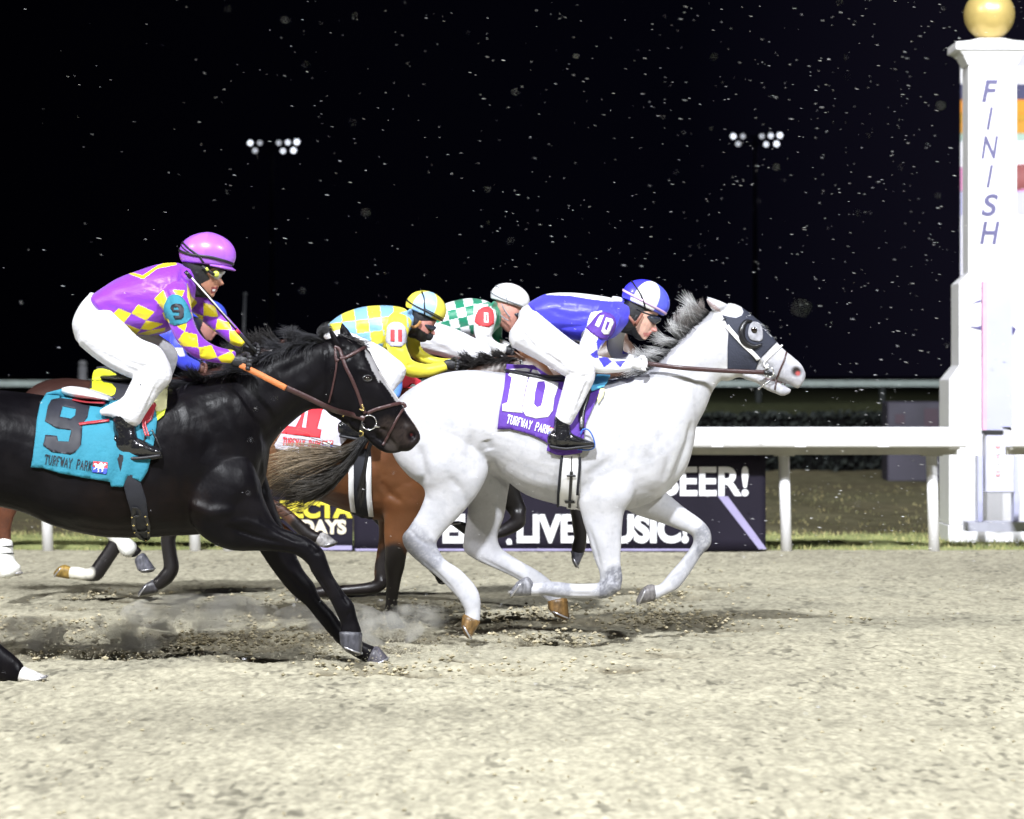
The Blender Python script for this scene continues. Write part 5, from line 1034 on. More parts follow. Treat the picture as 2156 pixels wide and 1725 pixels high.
# ================================================================= dark brown horse, number 6
def horse6():
    D = 18.6; S = Sculpt(D); h = horse_root('dark brown racehorse with white leg bandages and black 6 cloth', 280, D)
    S.loft([(42, 862, 44, 895, .1), (55, 828, 58, 945, .2), (88, 804, 90, 985, .27), (139, 796, 140, 992, .31), (200, 802, 200, 1002, .31), (260, 806, 260, 1022, .32), (330, 800, 330, 1036, .31), (390, 790, 395, 1036, .26), (440, 775, 450, 1010, .2), (480, 760, 485, 960, .16)])
    S.loft([(420, 785, 450, 960, .16), (480, 757, 490, 900, .12), (530, 738, 535, 862, .10), (570, 722, 575, 842, .09)])
    S.loft([(575, 716, 570, 842, .08), (605, 716, 592, 848, .09), (632, 738, 612, 860, .085), (655, 770, 635, 872, .065), (672, 795, 655, 878, .05), (680, 815, 668, 878, .045)])
    ear(S, (622, 698), (588, 722), (600, 716), -.04); ear(S, (630, 702), (596, 722), (608, 718), .04)
    yo = -.15
    S.loft([(42, 900, 150, 880, .12, -.12), (42, 940, 125, 940, .11, yo), (25, 985, 96, 985, .085, yo), (4, 1030, 62, 1038, .06, yo), (-10, 1062, 38, 1072, .05, yo), (-8, 1100, 25, 1105, .036, yo), (-6, 1145, 24, 1145, .034, yo), (-4, 1180, 28, 1180, .036, yo), (4, 1190, 34, 1190, .034, yo)])
    hoof(h, S, ((4, 1190), (36, 1190)), ((4, 1204), (47, 1205)), yo, (.35, .33, .3))
    yo = .15
    S.loft([(60, 900, 180, 880, .12, .12), (80, 960, 172, 960, .11, yo), (112, 1010, 176, 1005, .08, yo), (148, 1058, 196, 1040, .055, yo), (170, 1086, 208, 1062, .045, yo), (215, 1124, 238, 1104, .034, yo), (252, 1158, 276, 1138, .036, yo), (276, 1174, 298, 1156, .034, yo)])
    hoof(h, S, ((284, 1184), (306, 1166)), ((290, 1200), (326, 1196)), yo, (.10, .10, .12))
    yo = -.15                                             # forelegs folded under the barrel
    S.loft([(340, 960, 440, 960, .1, -.12), (345, 1020, 410, 1020, .075, yo), (352, 1060, 398, 1070, .05, yo), (350, 1090, 388, 1092, .045, yo)])
    S.limb([(368, 1090, 18), (362, 1110, 17), (354, 1135, 16), (357, 1165, 15.5), (361, 1195, 16.5), (352, 1212, 17), (340, 1224, 15), (330, 1231, 14)], yo=yo, k=1.1)
    hoof(h, S, ((324, 1220), (330, 1248)), ((318, 1222), (293, 1255)), yo, (.06, .058, .065))
    yo = .15
    S.loft([(330, 960, 420, 960, .1, .12), (315, 1020, 385, 1010, .075, yo), (290, 1062, 340, 1052, .055, yo), (270, 1085, 305, 1080, .045, yo)])
    S.limb([(285, 1085, 18), (270, 1108, 17), (254, 1132, 17), (236, 1158, 16), (214, 1190, 16.5), (200, 1208, 17), (182, 1210, 13.5), (165, 1207, 13.5), (150, 1206, 14)], yo=yo, k=1.1)
    hoof(h, S, ((146, 1192), (144, 1219)), ((137, 1189), (116, 1214)), yo, (.25, .16, .04))
    me = S.skin('body', .0105, 6)
    bk = (.010, .008, .009)
    zone(me, (.036, .015, .012), [('noise', (30, .1), (.05, .020, .015), 1, .6), ('line', ([(20, 980), (10, 1060), (10, 1120)], 46), (.10, .032, .014), 1, .9), ('line', ([(368, 1085), (357, 1165), (361, 1195), (310, 1240)], 36), bk, .5, 1), ('line', ([(300, 1060), (254, 1132), (200, 1212)], 34), bk, .5, 1),
        ('blob', [(186, 1206, 16), (166, 1206, 26), (150, 1206, 24)], (.66, .64, .56), .4, 1), ('line', ([(260, 1150), (300, 1180)], 22), bk, .95, 1)])
    obj('body', me, coat_bay, h); bv = bvh_of(me)
    bnd = mat('white_bandage', (.78, .78, .74), rough=.85, var=.05, bump=.5, bscale=120, bstretch=(.3, .3, 2))
    b = Sculpt(D); b.limb([(9, 1142, 17.5), (9, 1150, 18), (10, 1165, 18), (12, 1180, 19), (16, 1192, 21), (22, 1203, 24)], yo=-.15, k=1.15); o = obj('leg_bandage', b.mb.me('leg_bandage'), bnd, h)
    mb = MB()
    for y in (1149, 1164): mb.tube([S.w(9 + 19.4 * math.cos(t), y + 1, -.15 + .066 * math.sin(t)) for t in np.linspace(0, 2 * math.pi, 21)], .0045, 6)
    finish(mb, 'black_tape', leather_black, o)
    b = Sculpt(D); b.limb([(228, 1112, 15), (240, 1124, 16.5), (256, 1140, 17.5), (270, 1155, 18.5), (276, 1161, 17)], yo=.15, k=1.2); obj('leg_bandage', b.mb.me('leg_bandage'), bnd, h)
    blk = mat('black_saddle_cloth', (.016, .016, .024), rough=.75, var=.1, bump=.3, bscale=60)
    cl = patch('saddle_cloth', [[(196, 792), (205, 772), (262, 768), (330, 790), (325, 900), (290, 905), (180, 900), (182, 850)]], bv, D, .02, blk, h, step=7, wrinkle=.008, thick=.004)
    patch('number', [c8([(1440, 440), (1490, 415), (1560, 414), (1660, 438), (1840, 540), (1800, 605), (1650, 580), (1655, 550), (1580, 518), (1555, 620), (1700, 650), (1758, 720), (1742, 800), (1690, 832), (1560, 800), (1345, 735), (1400, 560), (1415, 490)])], bvh_of(cl.data), D, .004, p_yellow, cl, step=5, thick=.0015)
    sd = Sculpt(D); sd.loft([(215, 790, 217, 800, .1), (270, 788, 270, 806, .16), (330, 782, 330, 800, .12)]); obj('saddle', sd.mb.me('saddle'), leather_black, h)
    hair('mane', S, [(430, 782), (490, 755), (540, 735), (590, 716)], lambda t: (-1, -.4), 800, 50, h, 'mane_black', (.010, .009, .009), (.02, .018, .018), width=.0034, curl=.4, spread=.4, ysp=.06)
    hair('tail', S, [(44, 862), (44, 880)], lambda t: (-1, .15), 300, 130, h, 'mane_black', (.012, .009, .009), (.02, .016, .014), width=.004, curl=.5, spread=.2, ysp=.1)
    return h, S, bv
H6 = horse6()

# ================================================================= dark bay horse, number 1
def horse1():
    D = 18.0; S = Sculpt(D); h = horse_root('dark bay racehorse mostly hidden behind the pale grey horse', 1000, D)
    S.loft([(614, 900, 614, 930, .1), (632, 850, 632, 975, .22), (690, 826, 695, 1000, .29), (780, 822, 780, 1005, .31), (880, 822, 880, 1032, .32), (960, 815, 960, 1048, .29), (1020, 800, 1030, 1042, .24), (1075, 775, 1080, 1008, .19), (1110, 764, 1115, 960, .15)])
    S.loft([(1060, 776, 1090, 960, .17), (1120, 752, 1115, 915, .13), (1180, 738, 1172, 876, .11), (1240, 727, 1238, 842, .095), (1290, 712, 1284, 822, .085)])
    S.loft([(1290, 708, 1280, 822, .08), (1320, 712, 1302, 830, .09), (1345, 742, 1322, 842, .085), (1368, 776, 1345, 852, .065), (1385, 806, 1362, 858, .05)])
    ear(S, (1306, 690), (1300, 716), (1314, 712), -.04); ear(S, (1316, 692), (1310, 716), (1324, 714), .04)
    yo = -.15
    S.loft([(985, 960, 1085, 950, .1, -.12), (1010, 1015, 1088, 1000, .075, yo), (1050, 1055, 1098, 1042, .052, yo), (1072, 1082, 1109, 1072, .045, yo)])
    S.limb([(1090, 1078, 17), (1090, 1098, 17), (1074, 1110, 15), (1045, 1122, 12), (1012, 1118, 12), (992, 1115, 12), (982, 1114, 12)], yo=yo, k=1.1)
    hoof(h, S, ((986, 1101), (980, 1127)), ((978, 1100), (949, 1104)), yo, (.05, .05, .055))
    yo = .15
    S.loft([(1100, 940, 1190, 930, .1, .12), (1150, 1000, 1215, 990, .07, yo), (1190, 1045, 1228, 1030, .05, yo), (1202, 1070, 1230, 1068, .045, yo)])
    S.limb([(1214, 1062, 16), (1218, 1085, 16), (1220, 1110, 15), (1222, 1132, 14), (1219, 1150, 15), (1216, 1162, 14)], yo=yo, k=1.1)
    hoof(h, S, ((1201, 1161), (1230, 1164)), ((1203, 1167), (1217, 1194)), yo, (.10, .10, .12))
    def hind(dx, dy, yo):
        t = lambda L: [(a + dx, b + dy, c + dx, d + dy, w, yo) for a, b, c, d, w in L]
        S.loft(t([(640, 900, 740, 890, .12), (665, 970, 775, 970, .12), (720, 1040, 800, 1030, .08), (775, 1090, 832, 1075, .055), (815, 1130, 862, 1110, .045), (852, 1160, 880, 1140, .036), (884, 1188, 902, 1172, .036), (902, 1206, 922, 1190, .036), (918, 1222, 934, 1208, .034)]))
        hoof(h, S, ((916 + dx, 1222 + dy), (936 + dx, 1208 + dy)), ((922 + dx, 1232 + dy), (946 + dx, 1226 + dy)), yo, (.05, .05, .055))
    hind(0, -5, -.15)
    me = S.skin('body', .0105, 6)
    bk = (.011, .009, .010)
    zone(me, (.060, .028, .018), [('noise', (30, .1), (.05, .020, .015), 1, .5), ('line', ([(1060, 1030), (1098, 1075), (1090, 1110), (985, 1115)], 44), bk, .4, 1), ('line', ([(1214, 1040), (1220, 1180)], 40), bk, .4, 1), ('line', ([(780, 1080), (930, 1225)], 44), bk, .4, 1), ('line', ([(1140, 790), (1230, 740), (1320, 730), (1345, 770)], 60), (.085, .052, .038), 1, .8)])
    obj('body', me, coat_bay, h); bv = bvh_of(me)
    sd = Sculpt(D); sd.loft([(880, 806, 882, 820, .12), (930, 802, 930, 822, .16), (990, 794, 990, 812, .12)]); obj('saddle', sd.mb.me('saddle'), leather_black, h)
    patch('saddle_cloth', [[(860, 815), (980, 808), (985, 900), (950, 930), (850, 920)]], bv, D, .014, mat('red_saddle_cloth', (.5, .03, .04), rough=.8), h, step=8, wrinkle=.006, thick=.004, mirror=D)
    hair('mane', S, [(1030, 790), (1070, 772), (1110, 755), (1180, 738), (1288, 708)], lambda t: (-1, -.25), 500, 30, h, 'mane_black', (.010, .009, .009), (.02, .018, .018), width=.0034, curl=.4, spread=.3, ysp=.05)
    hair('tail', S, [(614, 890), (614, 905)], lambda t: (-1, .4), 200, 90, h, 'mane_black', (.012, .009, .009), (.02, .016, .014), width=.004, curl=.4, spread=.2, ysp=.06)
    return h, S, bv
H1 = horse1()
# ------------------------------------------------------------------ jockeys
silk = mat('racing_silk', rough=.42, attr=True, spec=.45, var=.06, scale=5, bump=.75, bscale=9, bstretch=(1, 1, 1.8), sheen=.2)
breech = mat('white_breeches', (.67, .67, .71), rough=.6, var=.03, bump=.9, bscale=11, bstretch=(1, 1, 2))
boot_m = mat('patent_boot', (.010, .010, .012), rough=.14, spec=.9, var=.2, bump=1.0, bscale=20)
glove_b = mat('black_glove', (.014, .014, .018), rough=.5, bump=.3, bscale=90); glove_w = mat('white_glove', (.78, .78, .8), rough=.6, bump=.3, bscale=60)
skin_m = mat('skin', rough=.5, attr=True, var=.08, scale=30, bump=.1, bscale=90)
skin_m.node_tree.nodes['Principled BSDF'].inputs['Subsurface Weight'].default_value = .08
shell = mat('helmet_cover', rough=.33, attr=True, spec=.5, var=.03, coat=.25, bump=.25, bscale=9)
lens_m = mat('dark_goggle_lens', (.03, .035, .05), rough=.08, spec=.9, var=.3, scale=30); clear_lens = mat('clear_goggle_lens', (.45, .46, .46), rough=.1, spec=.9, var=.5, scale=45)
neck_m = mat('black_neck_warmer', (.012, .012, .014), rough=.8, var=.2, bump=.4, bscale=50)
rubber_black = mat('black_goggle_band', (.012, .012, .016), rough=.5)
tan_strap = mat('tan_chin_strap', (.42, .20, .06), rough=.55)

def helmet(parent, S, cx_, cy_, a, b, ang, yo, paint, low=.30, wd=.105, peak=True, bump_top=0):
    """ellipsoidal cap; ang rotates the rim clockwise in the picture"""
    D = S.D(cx_, yo); sc = D / F; c0 = W(cx_, cy_, D); ca, sa = math.cos(ang), math.sin(ang); m, n = 40, 96; vs = []; fs = []; cc = []
    phm = math.acos(-low)
    for i in range(m + 1):
        ph = phm * i / m
        for j in range(n):
            th = 2 * math.pi * j / n; u = math.sin(ph) * math.cos(th) * a; v = math.cos(ph) * b; l = math.sin(ph) * math.sin(th)
            v += bump_top * math.exp(-(ph / .28) ** 2) * b
            if i == m: u *= .93; l *= .93
            vs.append(c0 + Vector(((u * ca - (-v) * sa) * sc, l * wd, -(u * sa + (-v) * ca) * sc)))
            cc.append(paint(math.degrees(ph), math.degrees(th), u / a, v / b))
    for i in range(m):
        for j in range(n): j2 = (j + 1) % n; fs.append((i * n + j, i * n + j2, (i + 1) * n + j2, (i + 1) * n + j))
    me = mesh('helmet', vs, fs); set_col(me, np.array(cc)); bm = bmesh.new(); bm.from_mesh(me); bmesh.ops.recalc_face_normals(bm, faces=bm.faces); bm.to_mesh(me); bm.free()
    o = obj('helmet', me, shell, parent); s_ = o.modifiers.new('s', 'SOLIDIFY'); s_.thickness = .006; s_.offset = -1
    def pt(u, v, l=0): return c0 + Vector(((u * a * ca + v * b * sa) * sc, l * wd, -(u * a * sa - v * b * ca) * sc))
    if peak:
        vs = []; fs = []; K = 24
        for k in range(K + 1):
            th = math.radians(-78 + 156 * k / K); q = math.sqrt(max(0, 1 - low * low))
            e = max(0, math.cos(th)) ** .7; vs += [pt(q * math.cos(th) * .96, -low * 1.0 + .03, q * math.sin(th) * .96), pt(q * math.cos(th) * (1.0 + .20 * e), -low - .14 * e, q * math.sin(th) * (1 + .03 * e))]
        for k in range(K): fs.append((2 * k, 2 * k + 1, 2 * k + 3, 2 * k + 2))
        me = mesh('peak', vs, fs); set_col(me, np.tile(np.array(paint(90, 0, 1, -low)), (len(vs), 1))); p_ = obj('peak', me, shell, o); s_ = p_.modifiers.new('s', 'SOLIDIFY'); s_.thickness = .007; s_.offset = 0
    return o, pt
def cap_band(parent, pt, spec, wdt, m_, low=.30, name='goggle_band'):
    """band lying on the cap; spec = list of (angle around deg, height -1..1)"""
    mb = MB(); st = catmull(spec, 5); P3 = []; N3 = []
    for th, v in st:
        q = math.sqrt(max(0.0, 1 - v * v)) * 1.012; P3.append(pt(q * math.cos(math.radians(th)), v * 1.012, q * math.sin(math.radians(th))))
    c = pt(0, 0, 0)
    for p in P3: N3.append((p - c).normalized())
    ribbon(mb, P3, N3, wdt, .003); return finish(mb, name, m_, parent)

def head_loft(S, cx_, cy_, r, ang, yo, wd=.072):
    """profile facing right; r = half height; ang tips the chin down/back (radians, clockwise)"""
    ca, sa = math.cos(ang), math.sin(ang)
    q = lambda u, v: (cx_ + r * (u * ca + v * sa), cy_ + r * (u * sa - v * ca))
    rows = [(.98, -.30, .25, .30), (.80, -.66, .58, .75), (.5, -.84, .74, 1.0), (.2, -.86, .77, 1.05), (0, -.80, .72, 1.04), (-.2, -.72, .75, .98), (-.42, -.62, .74, .86), (-.62, -.48, .72, .74), (-.82, -.25, .68, .55), (-.98, .1, .58, .32)]
    S.loft([q(b, v) + q(f, v) + (w * wd, yo) for v, b, f, w in rows], sub=3, n=20)
    S.loft([q(.62, .02) + q(.76, .05) + (.012, yo), q(.62, -.18) + q(.90, -.16) + (.014, yo), q(.62, -.32) + q(1.04, -.33) + (.018, yo), q(.62, -.41) + q(.94, -.42) + (.014, yo)], sub=3, n=12)
    S.loft([q(.55, -.50) + q(.82, -.50) + (.022, yo), q(.55, -.56) + q(.82, -.56) + (.026, yo), q(.55, -.60) + q(.79, -.62) + (.024, yo), q(.5, -.66) + q(.80, -.67) + (.024, yo), q(.5, -.74) + q(.76, -.74) + (.02, yo)], sub=2, n=12)
    S.loft([q(.45, -.80) + q(.74, -.78) + (.022, yo), q(.4, -.92) + q(.72, -.92) + (.022, yo)], sub=2, n=12)
    S.ball(*q(-.12, -.12), .13 * r, .2 * r, wd * 1.08, yo)
    return q

def fist(parent, D, x, y, r, ang, m_, thumb=1):
    """closed hand gripping a rein: palm, four curled fingers, thumb"""
    S = Sculpt(D); ca, sa = math.cos(ang), math.sin(ang); q = lambda u, v: (x + r * (u * ca - v * sa), y + r * (u * sa + v * ca))
    S.limb([q(-1.25, 0) + (.62 * r,), q(-.8, 0) + (.66 * r,), q(-.3, 0) + (.80 * r,), q(.2, .02) + (.78 * r,), q(.5, .03) + (.6 * r,)], k=.75)
    k = r * D / F
    for i in range(4):
        f = (-.60 + .40 * i); ln = (.9, 1.0, .97, .8)[i]
        S.limb([q(.25, f * .95) + (.22 * r, -.02 * k), q(.62 * ln, f) + (.23 * r, -.35 * k), q(.80 * ln, f + .03) + (.22 * r, -.8 * k), q(.45 * ln, f + .05) + (.20 * r, -1.0 * k), q(.15, f + .06) + (.17 * r, -.85 * k)], sub=3, n=10)
    S.limb([q(-.35, -.6) + (.26 * r, -.2 * k), q(.0, -.88) + (.25 * r, -.6 * k), q(.38, -.80) + (.22 * r, -.95 * k)], sub=3, n=10)
    me = S.skin('glove', .0028 if r > 13 else .0032, 3); return obj('glove', me, m_, parent)

def boot(parent, S, shaft, foot, sole, yo, m_=None, name='boot'):
    B = Sculpt(S.D0, S.slope, S.x0); B.limb(shaft, yo=yo, k=1.0); B.loft([p + (yo,) if len(p) == 5 else p for p in foot], sub=4)
    me = B.skin(name, .0045, 5); o = obj(name, me, m_ or boot_m, parent)
    B = Sculpt(S.D0, S.slope, S.x0); B.loft(sole, yo=yo, sub=4, n=16, ex=3.5); obj('sole', B.mb.me('sole'), rubber_black, o)
    return o
def paint_polys(me, base, polys):
    c = co(me); X_, Y_ = P_of(c); out = np.tile(np.array(base, float), (len(c), 1))
    for p in polys:
        pl, colr = p[:2]; m = inside(X_, Y_, pl)
        if len(p) > 2: m &= (c[:, 1] > p[2][0]) & (c[:, 1] < p[2][1])
        out[m] = colr
    set_col(me, out); return X_, Y_, out
def whole_body(parent, D, torso, limbs, headf, sk, dark):
    """one continuous figure under the clothes"""
    S = Sculpt(D); q = headf(S)
    S.loft([( (a + c) / 2 + (a - c) * .42, (b + d) / 2 + (b - d) * .42, (a + c) / 2 - (a - c) * .42, (b + d) / 2 - (b - d) * .42, w * .85, y) for a, b, c, d, w, y in torso])
    for L in limbs: S.limb([(x, y, r * .78, yo) for x, y, r, yo in L])
    me = S.skin('body', .0045, 4); c = co(me); X_, Y_ = P_of(c); out = np.tile(np.array(sk, float), (len(c), 1))
    return S, me, X_, Y_, out, q
def inset(t, k=.9):
    return [((a + c) / 2 + (a - c) / 2 * k, (b + d) / 2 + (b - d) / 2 * k, (a + c) / 2 - (a - c) / 2 * k, (b + d) / 2 - (b - d) / 2 * k, w * k, y) for a, b, c, d, w, y in t]
def torso_yo(t): return [p if len(p) == 6 else p + (0.0,) for p in t]
def garment(name, D, parts, voxel, sm, grooves=()):
    S = Sculpt(D)
    for kind, d in parts: (S.loft if kind == 'L' else S.limb)(d)
    me = S.skin(name, voxel, sm)
    if grooves: carve(me, grooves)
    return me
WH = (.80, .80, .83)

# ---------------------------------------------------------------- jockey on 9 (purple and yellow)
def jockey9():
    D = 14.5; g = thing('person', 'jockey in a purple cap and purple silks with yellow diamonds, on the black horse', 'person', (W(300, 800, D).x, D, 1.0), 'jockeys riding the race')
    S = Sculpt(D); PU = (.23, .036, .54); YE = (.80, .66, .015)
    torso = torso_yo([(176, 640, 205, 690, .14), (196, 620, 232, 672, .16), (245, 588, 266, 700, .18), (290, 570, 305, 707, .2), (335, 556, 350, 700, .205), (372, 553, 385, 670, .17), (392, 560, 402, 640, .12)])
    na = [(360, 610, 36, -.13), (372, 640, 31, -.19), (380, 672, 27, -.22), (394, 706, 25, -.22), (420, 733, 22, -.2), (455, 747, 17.5, -.15), (490, 751, 14, -.12)]
    fa = [(400, 600, 30, .12), (415, 632, 25, .16), (442, 660, 23, .17), (476, 692, 20, .14), (508, 722, 14.5, .08)]
    nl = [(203, 690, 52, -.12), (236, 722, 48, -.15), (275, 750, 43, -.2), (318, 768, 40, -.25), (326, 784, 38, -.27), (308, 812, 33, -.28), (288, 846, 30, -.29), (270, 880, 28, -.29)]
    fl = [(212, 690, 50, .12), (260, 715, 44, .16), (320, 735, 34, .22), (345, 750, 30, .25), (335, 790, 26, .27), (310, 840, 22, .28), (285, 890, 20, .28)]
    S_, me, X_, Y_, out, q = whole_body(g, D, torso, [na, fa, nl[:], fl], lambda s: (s.limb([(372, 590, 32, 0.), (400, 590, 28, 0.), (415, 580, 26, 0.)]), head_loft(s, 424, 572, 50, .18, 0.0))[1], (0, 0, 0), 0)
    out[:] = (.012, .012, .014); f = inside(X_, Y_, C(550, 780, [(840, 1180), (1030, 1080), (980, 980), (1010, 930), (1120, 930), (1400, 940), (1400, 1250), (1240, 1260), (1110, 1420), (1040, 1370), (960, 1290)], .11111 * 1.0))
    f = inside(X_, Y_, [(422, 598), (443, 588), (436, 576), (445, 566), (490, 566), (490, 625), (448, 627), (436, 614)]); out[f] = (.42, .20, .13)
    m = inside(X_, Y_, [(445, 604), (458, 603), (458, 609), (452, 617), (444, 618)]); out[m] = (.22, .05, .05); m = inside(X_, Y_, [(447, 608.5), (454, 609), (452, 614), (446, 613)]); out[m] = (.7, .68, .66); set_col(me, out)
    obj('body', me, skin_m, g)
    jk = garment('silks', D, [('L', torso[1:]), ('I', na), ('I', fa), ('I', [(368, 600, 36, -.08), (385, 598, 33, 0.), (398, 602, 30, .04)])], .005, 6,
                 [([(330, 640), (350, 670), (372, 690)], 6, .010), ([(345, 600), (358, 640), (368, 660)], 6, .009), ([(210, 640), (260, 660), (310, 672)], 7, .006), ([(230, 620), (290, 640), (330, 640)], 9, .005), ([(300, 590), (340, 610)], 8, .006), ([(395, 700), (410, 715)], 4, .008), ([(385, 560), (380, 610)], 6, .008), ([(430, 735), (425, 750)], 4, .005), ([(250, 690), (300, 690), (345, 682)], 5, .005)])
    yel = [c1(p) for p in ([(740, 700), (800, 640), (885, 675), (830, 745)], [(885, 675), (930, 615), (1042, 665), (985, 722)], [(820, 755), (850, 745), (945, 785), (915, 818), (860, 810)], [(945, 780), (985, 722), (1105, 745), (1010, 788)], [(915, 815), (1010, 788), (1115, 770), (1110, 792), (1000, 822)],
                               [(1040, 575), (1100, 515), (1130, 590), (1110, 660)], [(1095, 670), (1115, 660), (1150, 745), (1110, 715)], [(1165, 515), (1245, 518), (1225, 565), (1190, 560)], [(1190, 758), (1262, 738), (1245, 798)], [(1240, 798), (1325, 815), (1338, 905), (1232, 895), (1200, 850)], [(1338, 905), (1425, 888), (1465, 970), (1400, 985), (1350, 975)],
                               [(1465, 968), (1555, 930), (1592, 975), (1570, 1012), (1490, 1005)], [(1500, 890), (1592, 915), (1560, 935)], [(1200, 870), (1225, 880), (1215, 900)], [(1262, 470), (1290, 560), (1330, 600), (1290, 650), (1262, 560)], [(1285, 665), (1370, 690), (1362, 755), (1300, 700)], [(1370, 600), (1450, 625), (1472, 700), (1370, 690)],
                               [(1465, 712), (1545, 735), (1562, 782), (1450, 785)], [(1385, 750), (1450, 785), (1468, 850), (1420, 820)], [(1545, 788), (1605, 795), (1655, 860), (1640, 905), (1550, 885)], [(1470, 850), (1550, 885), (1600, 930), (1560, 925)], [(860, 405), (965, 443), (1062, 372), (1190, 347), (1190, 330), (1120, 330), (1060, 352), (960, 418), (900, 400)])]
    paint_polys(jk, PU, [(p, YE) for p in yel]); jo = obj('silks', jk, silk, g); bj = bvh_of(jk)
    ab = patch('armband', [rounded(c1([(1150, 550), (1115, 600), (1105, 650), (1142, 768), (1292, 725), (1272, 640), (1235, 575), (1200, 550)]))], bj, D - .2, .006, bpy.data.materials['turquoise_saddle_cloth'], g, step=5, thick=.003); ba = bvh_of(ab.data)
    patch('number', [c1([(1148, 640), (1158, 618), (1185, 608), (1222, 614), (1238, 640), (1237, 698), (1222, 714), (1180, 716), (1168, 690), (1206, 690), (1208, 668), (1165, 668)]), c1([(1172, 632), (1200, 634), (1205, 650), (1174, 650)])], ba, D - .2, .003, p_black, ab, step=4, thick=.001)
    bd = [([(226, 700), (262, 735), (300, 750)], 7, .008), ([(250, 690), (290, 720), (330, 742)], 8, .006), ([(300, 770), (290, 800), (300, 830)], 6, .012), ([(215, 740), (260, 768), (300, 790)], 7, .006), ([(335, 770), (318, 800), (300, 850)], 5, .007), ([(278, 800), (270, 840)], 5, .008), ([(345, 752), (330, 775)], 5, .007), ([(180, 650), (200, 700), (240, 745)], 12, .006), ([(190, 650), (230, 690), (262, 715)], 5, .008), ([(175, 700), (215, 730)], 5, .006), ([(255, 735), (300, 745), (335, 742)], 4, .008), ([(262, 760), (300, 772), (330, 762)], 4, .008), ([(322, 790), (300, 800), (285, 820)], 4, .008), ([(330, 810), (312, 850), (300, 880)], 4, .007), ([(290, 830), (270, 870)], 4, .006), ([(205, 640), (235, 672)], 4, .007)]
    br = garment('breeches', D, [('L', inset(torso[:2], .85)), ('I', nl), ('I', fl), ('L', [(188, 620, 228, 666, .13, 0.), (168, 644, 252, 700, .165, 0.), (153, 680, 272, 730, .17, 0.), (160, 715, 285, 752, .15, 0.)]), ('I', [(268, 862, 30, -.29), (252, 866, 24, -.29), (236, 864, 15, -.29), (214, 868, 7, -.29)])], .0055, 5, bd)
    obj('breeches', br, breech, g)
    bo = boot(g, S, [(263, 878, 25, -.29), (262, 900, 24, -.29), (266, 925, 26, -.29), (262, 940, 27, -.29)], [(228, 920, 228, 958, .032), (240, 912, 236, 962, .042), (270, 915, 265, 962, .046), (300, 926, 298, 962, .045), (322, 938, 320, 962, .042), (338, 945, 337, 960, .03)],
         [(228, 956, 228, 966, .036), (262, 960, 262, 970, .040), (300, 960, 300, 968, .046), (338, 955, 338, 963, .034)], -.30)
    boot(g, S, [(288, 880, 21, .28), (286, 905, 19, .28), (290, 930, 20, .28)], [(270, 918, 270, 950, .03), (300, 918, 298, 952, .04), (335, 930, 335, 952, .035)], [(270, 950, 270, 958, .036), (335, 950, 335, 958, .034)], .28)
    mb = MB(); pts = [W(x, y, D - .30) for x, y in [(306, 918), (320, 905), (338, 945), (341, 962), (300, 970), (296, 962), (306, 918)]]; mb.tube(pts, .0055, 6); finish(mb, 'stirrup_iron', leather_black, bo)
    fist(g, D - .12, 516, 762, 20, .12, glove_b); fist(g, D + .06, 536, 738, 16, .15, glove_b)
    ho, pt = helmet(g, S, 437, 535, 60, 45, .10, 0.0, lambda ph, th, u, v: tuple(a * (1.0 if (int(th / 45) % 2) else .88) for a in (.40, .13, .74)), low=.50, wd=.108, bump_top=.03)
    cap_band(ho, pt, [(0, -.36), (-20, -.34), (-50, -.25), (-80, -.16), (-115, -.14), (-150, -.02), (-180, .10)], .016, rubber_black); cap_band(ho, pt, [(-180, .45), (-150, .35), (-125, .12), (-105, -.12), (-92, -.45)], .011, rubber_black); cap_band(ho, pt, [(-180, .38), (-158, .25), (-130, .02), (-112, -.16)], .006, rubber_black)
    gg = MB(); P3 = [W(*p, D - y) for p, y in zip([(425, 560), (434, 567), (444, 574), (452, 579)], (.088, .086, .078, .07))]; ribbon(gg, P3, [Vector((0, -1, 0))] * 4, .016, .004); go = finish(gg, 'goggles', rubber_black, g)
    B = Sculpt(D); B.loft([(444, 566, 447, 588, .060, 0.), (456, 564, 458, 590, .060, 0.), (466, 567, 464, 586, .045, 0.), (473, 570, 468, 580, .03, 0.)], sub=3); obj('lens', B.mb.me('lens'), clear_lens, go)
    c = W(455, 577, D - .062); mb = MB(); mb.tube([c, c - Vector((0, .008, 0)), c - Vector((0, .012, 0))], [.018, .017, .008], 16); mb.tube([W(434, 564, D - .089), W(438, 570, D - .091)], .008, 8); obj('lens_stud', mb.me('lens_stud'), mat('olive_yellow_stud', (.55, .60, .10), rough=.3), go)
    B = Sculpt(D); B.limb([(388, 600, 30, 0.), (402, 600, 28, 0.), (418, 606, 22, 0.), (436, 617, 12, 0.)], k=.72); obj('neck_warmer', B.skin('neck_warmer', .005, 4), neck_m, g)
    # whip
    wt = thing('riding_whip', 'long black and white riding whip held against the purple silks', 'whip', tuple(W(500, 700, D - .02)))
    mb = MB(); mb.tube([W(402, 585, D - .14), W(450, 640, D - .10), W(497, 694, D - .04)], [.0055, .006, .0065], 8); obj('shaft', mb.me('shaft'), leather_black, wt)
    mb = MB(); mb.tube([W(404, 585, D - .15), W(450, 637, D - .11), W(496, 690, D - .05)], [.004, .0045, .003], 6); obj('reflective_strip', mb.me('reflective_strip'), white_strap, wt)
    mb = MB(); mb.tube([W(497, 694, D - .04), W(504, 702, D - .03)], [.010, .011], 8); obj('collar', mb.me('collar'), mat('red_collar', (.5, .03, .06), rough=.5), wt)
    mb = MB(); mb.tube([W(504, 702, D - .03), W(522, 722, D), W(538, 742, D + .02)], [.010, .011, .012], 8); obj('handle', mb.me('handle'), neck_m, wt)
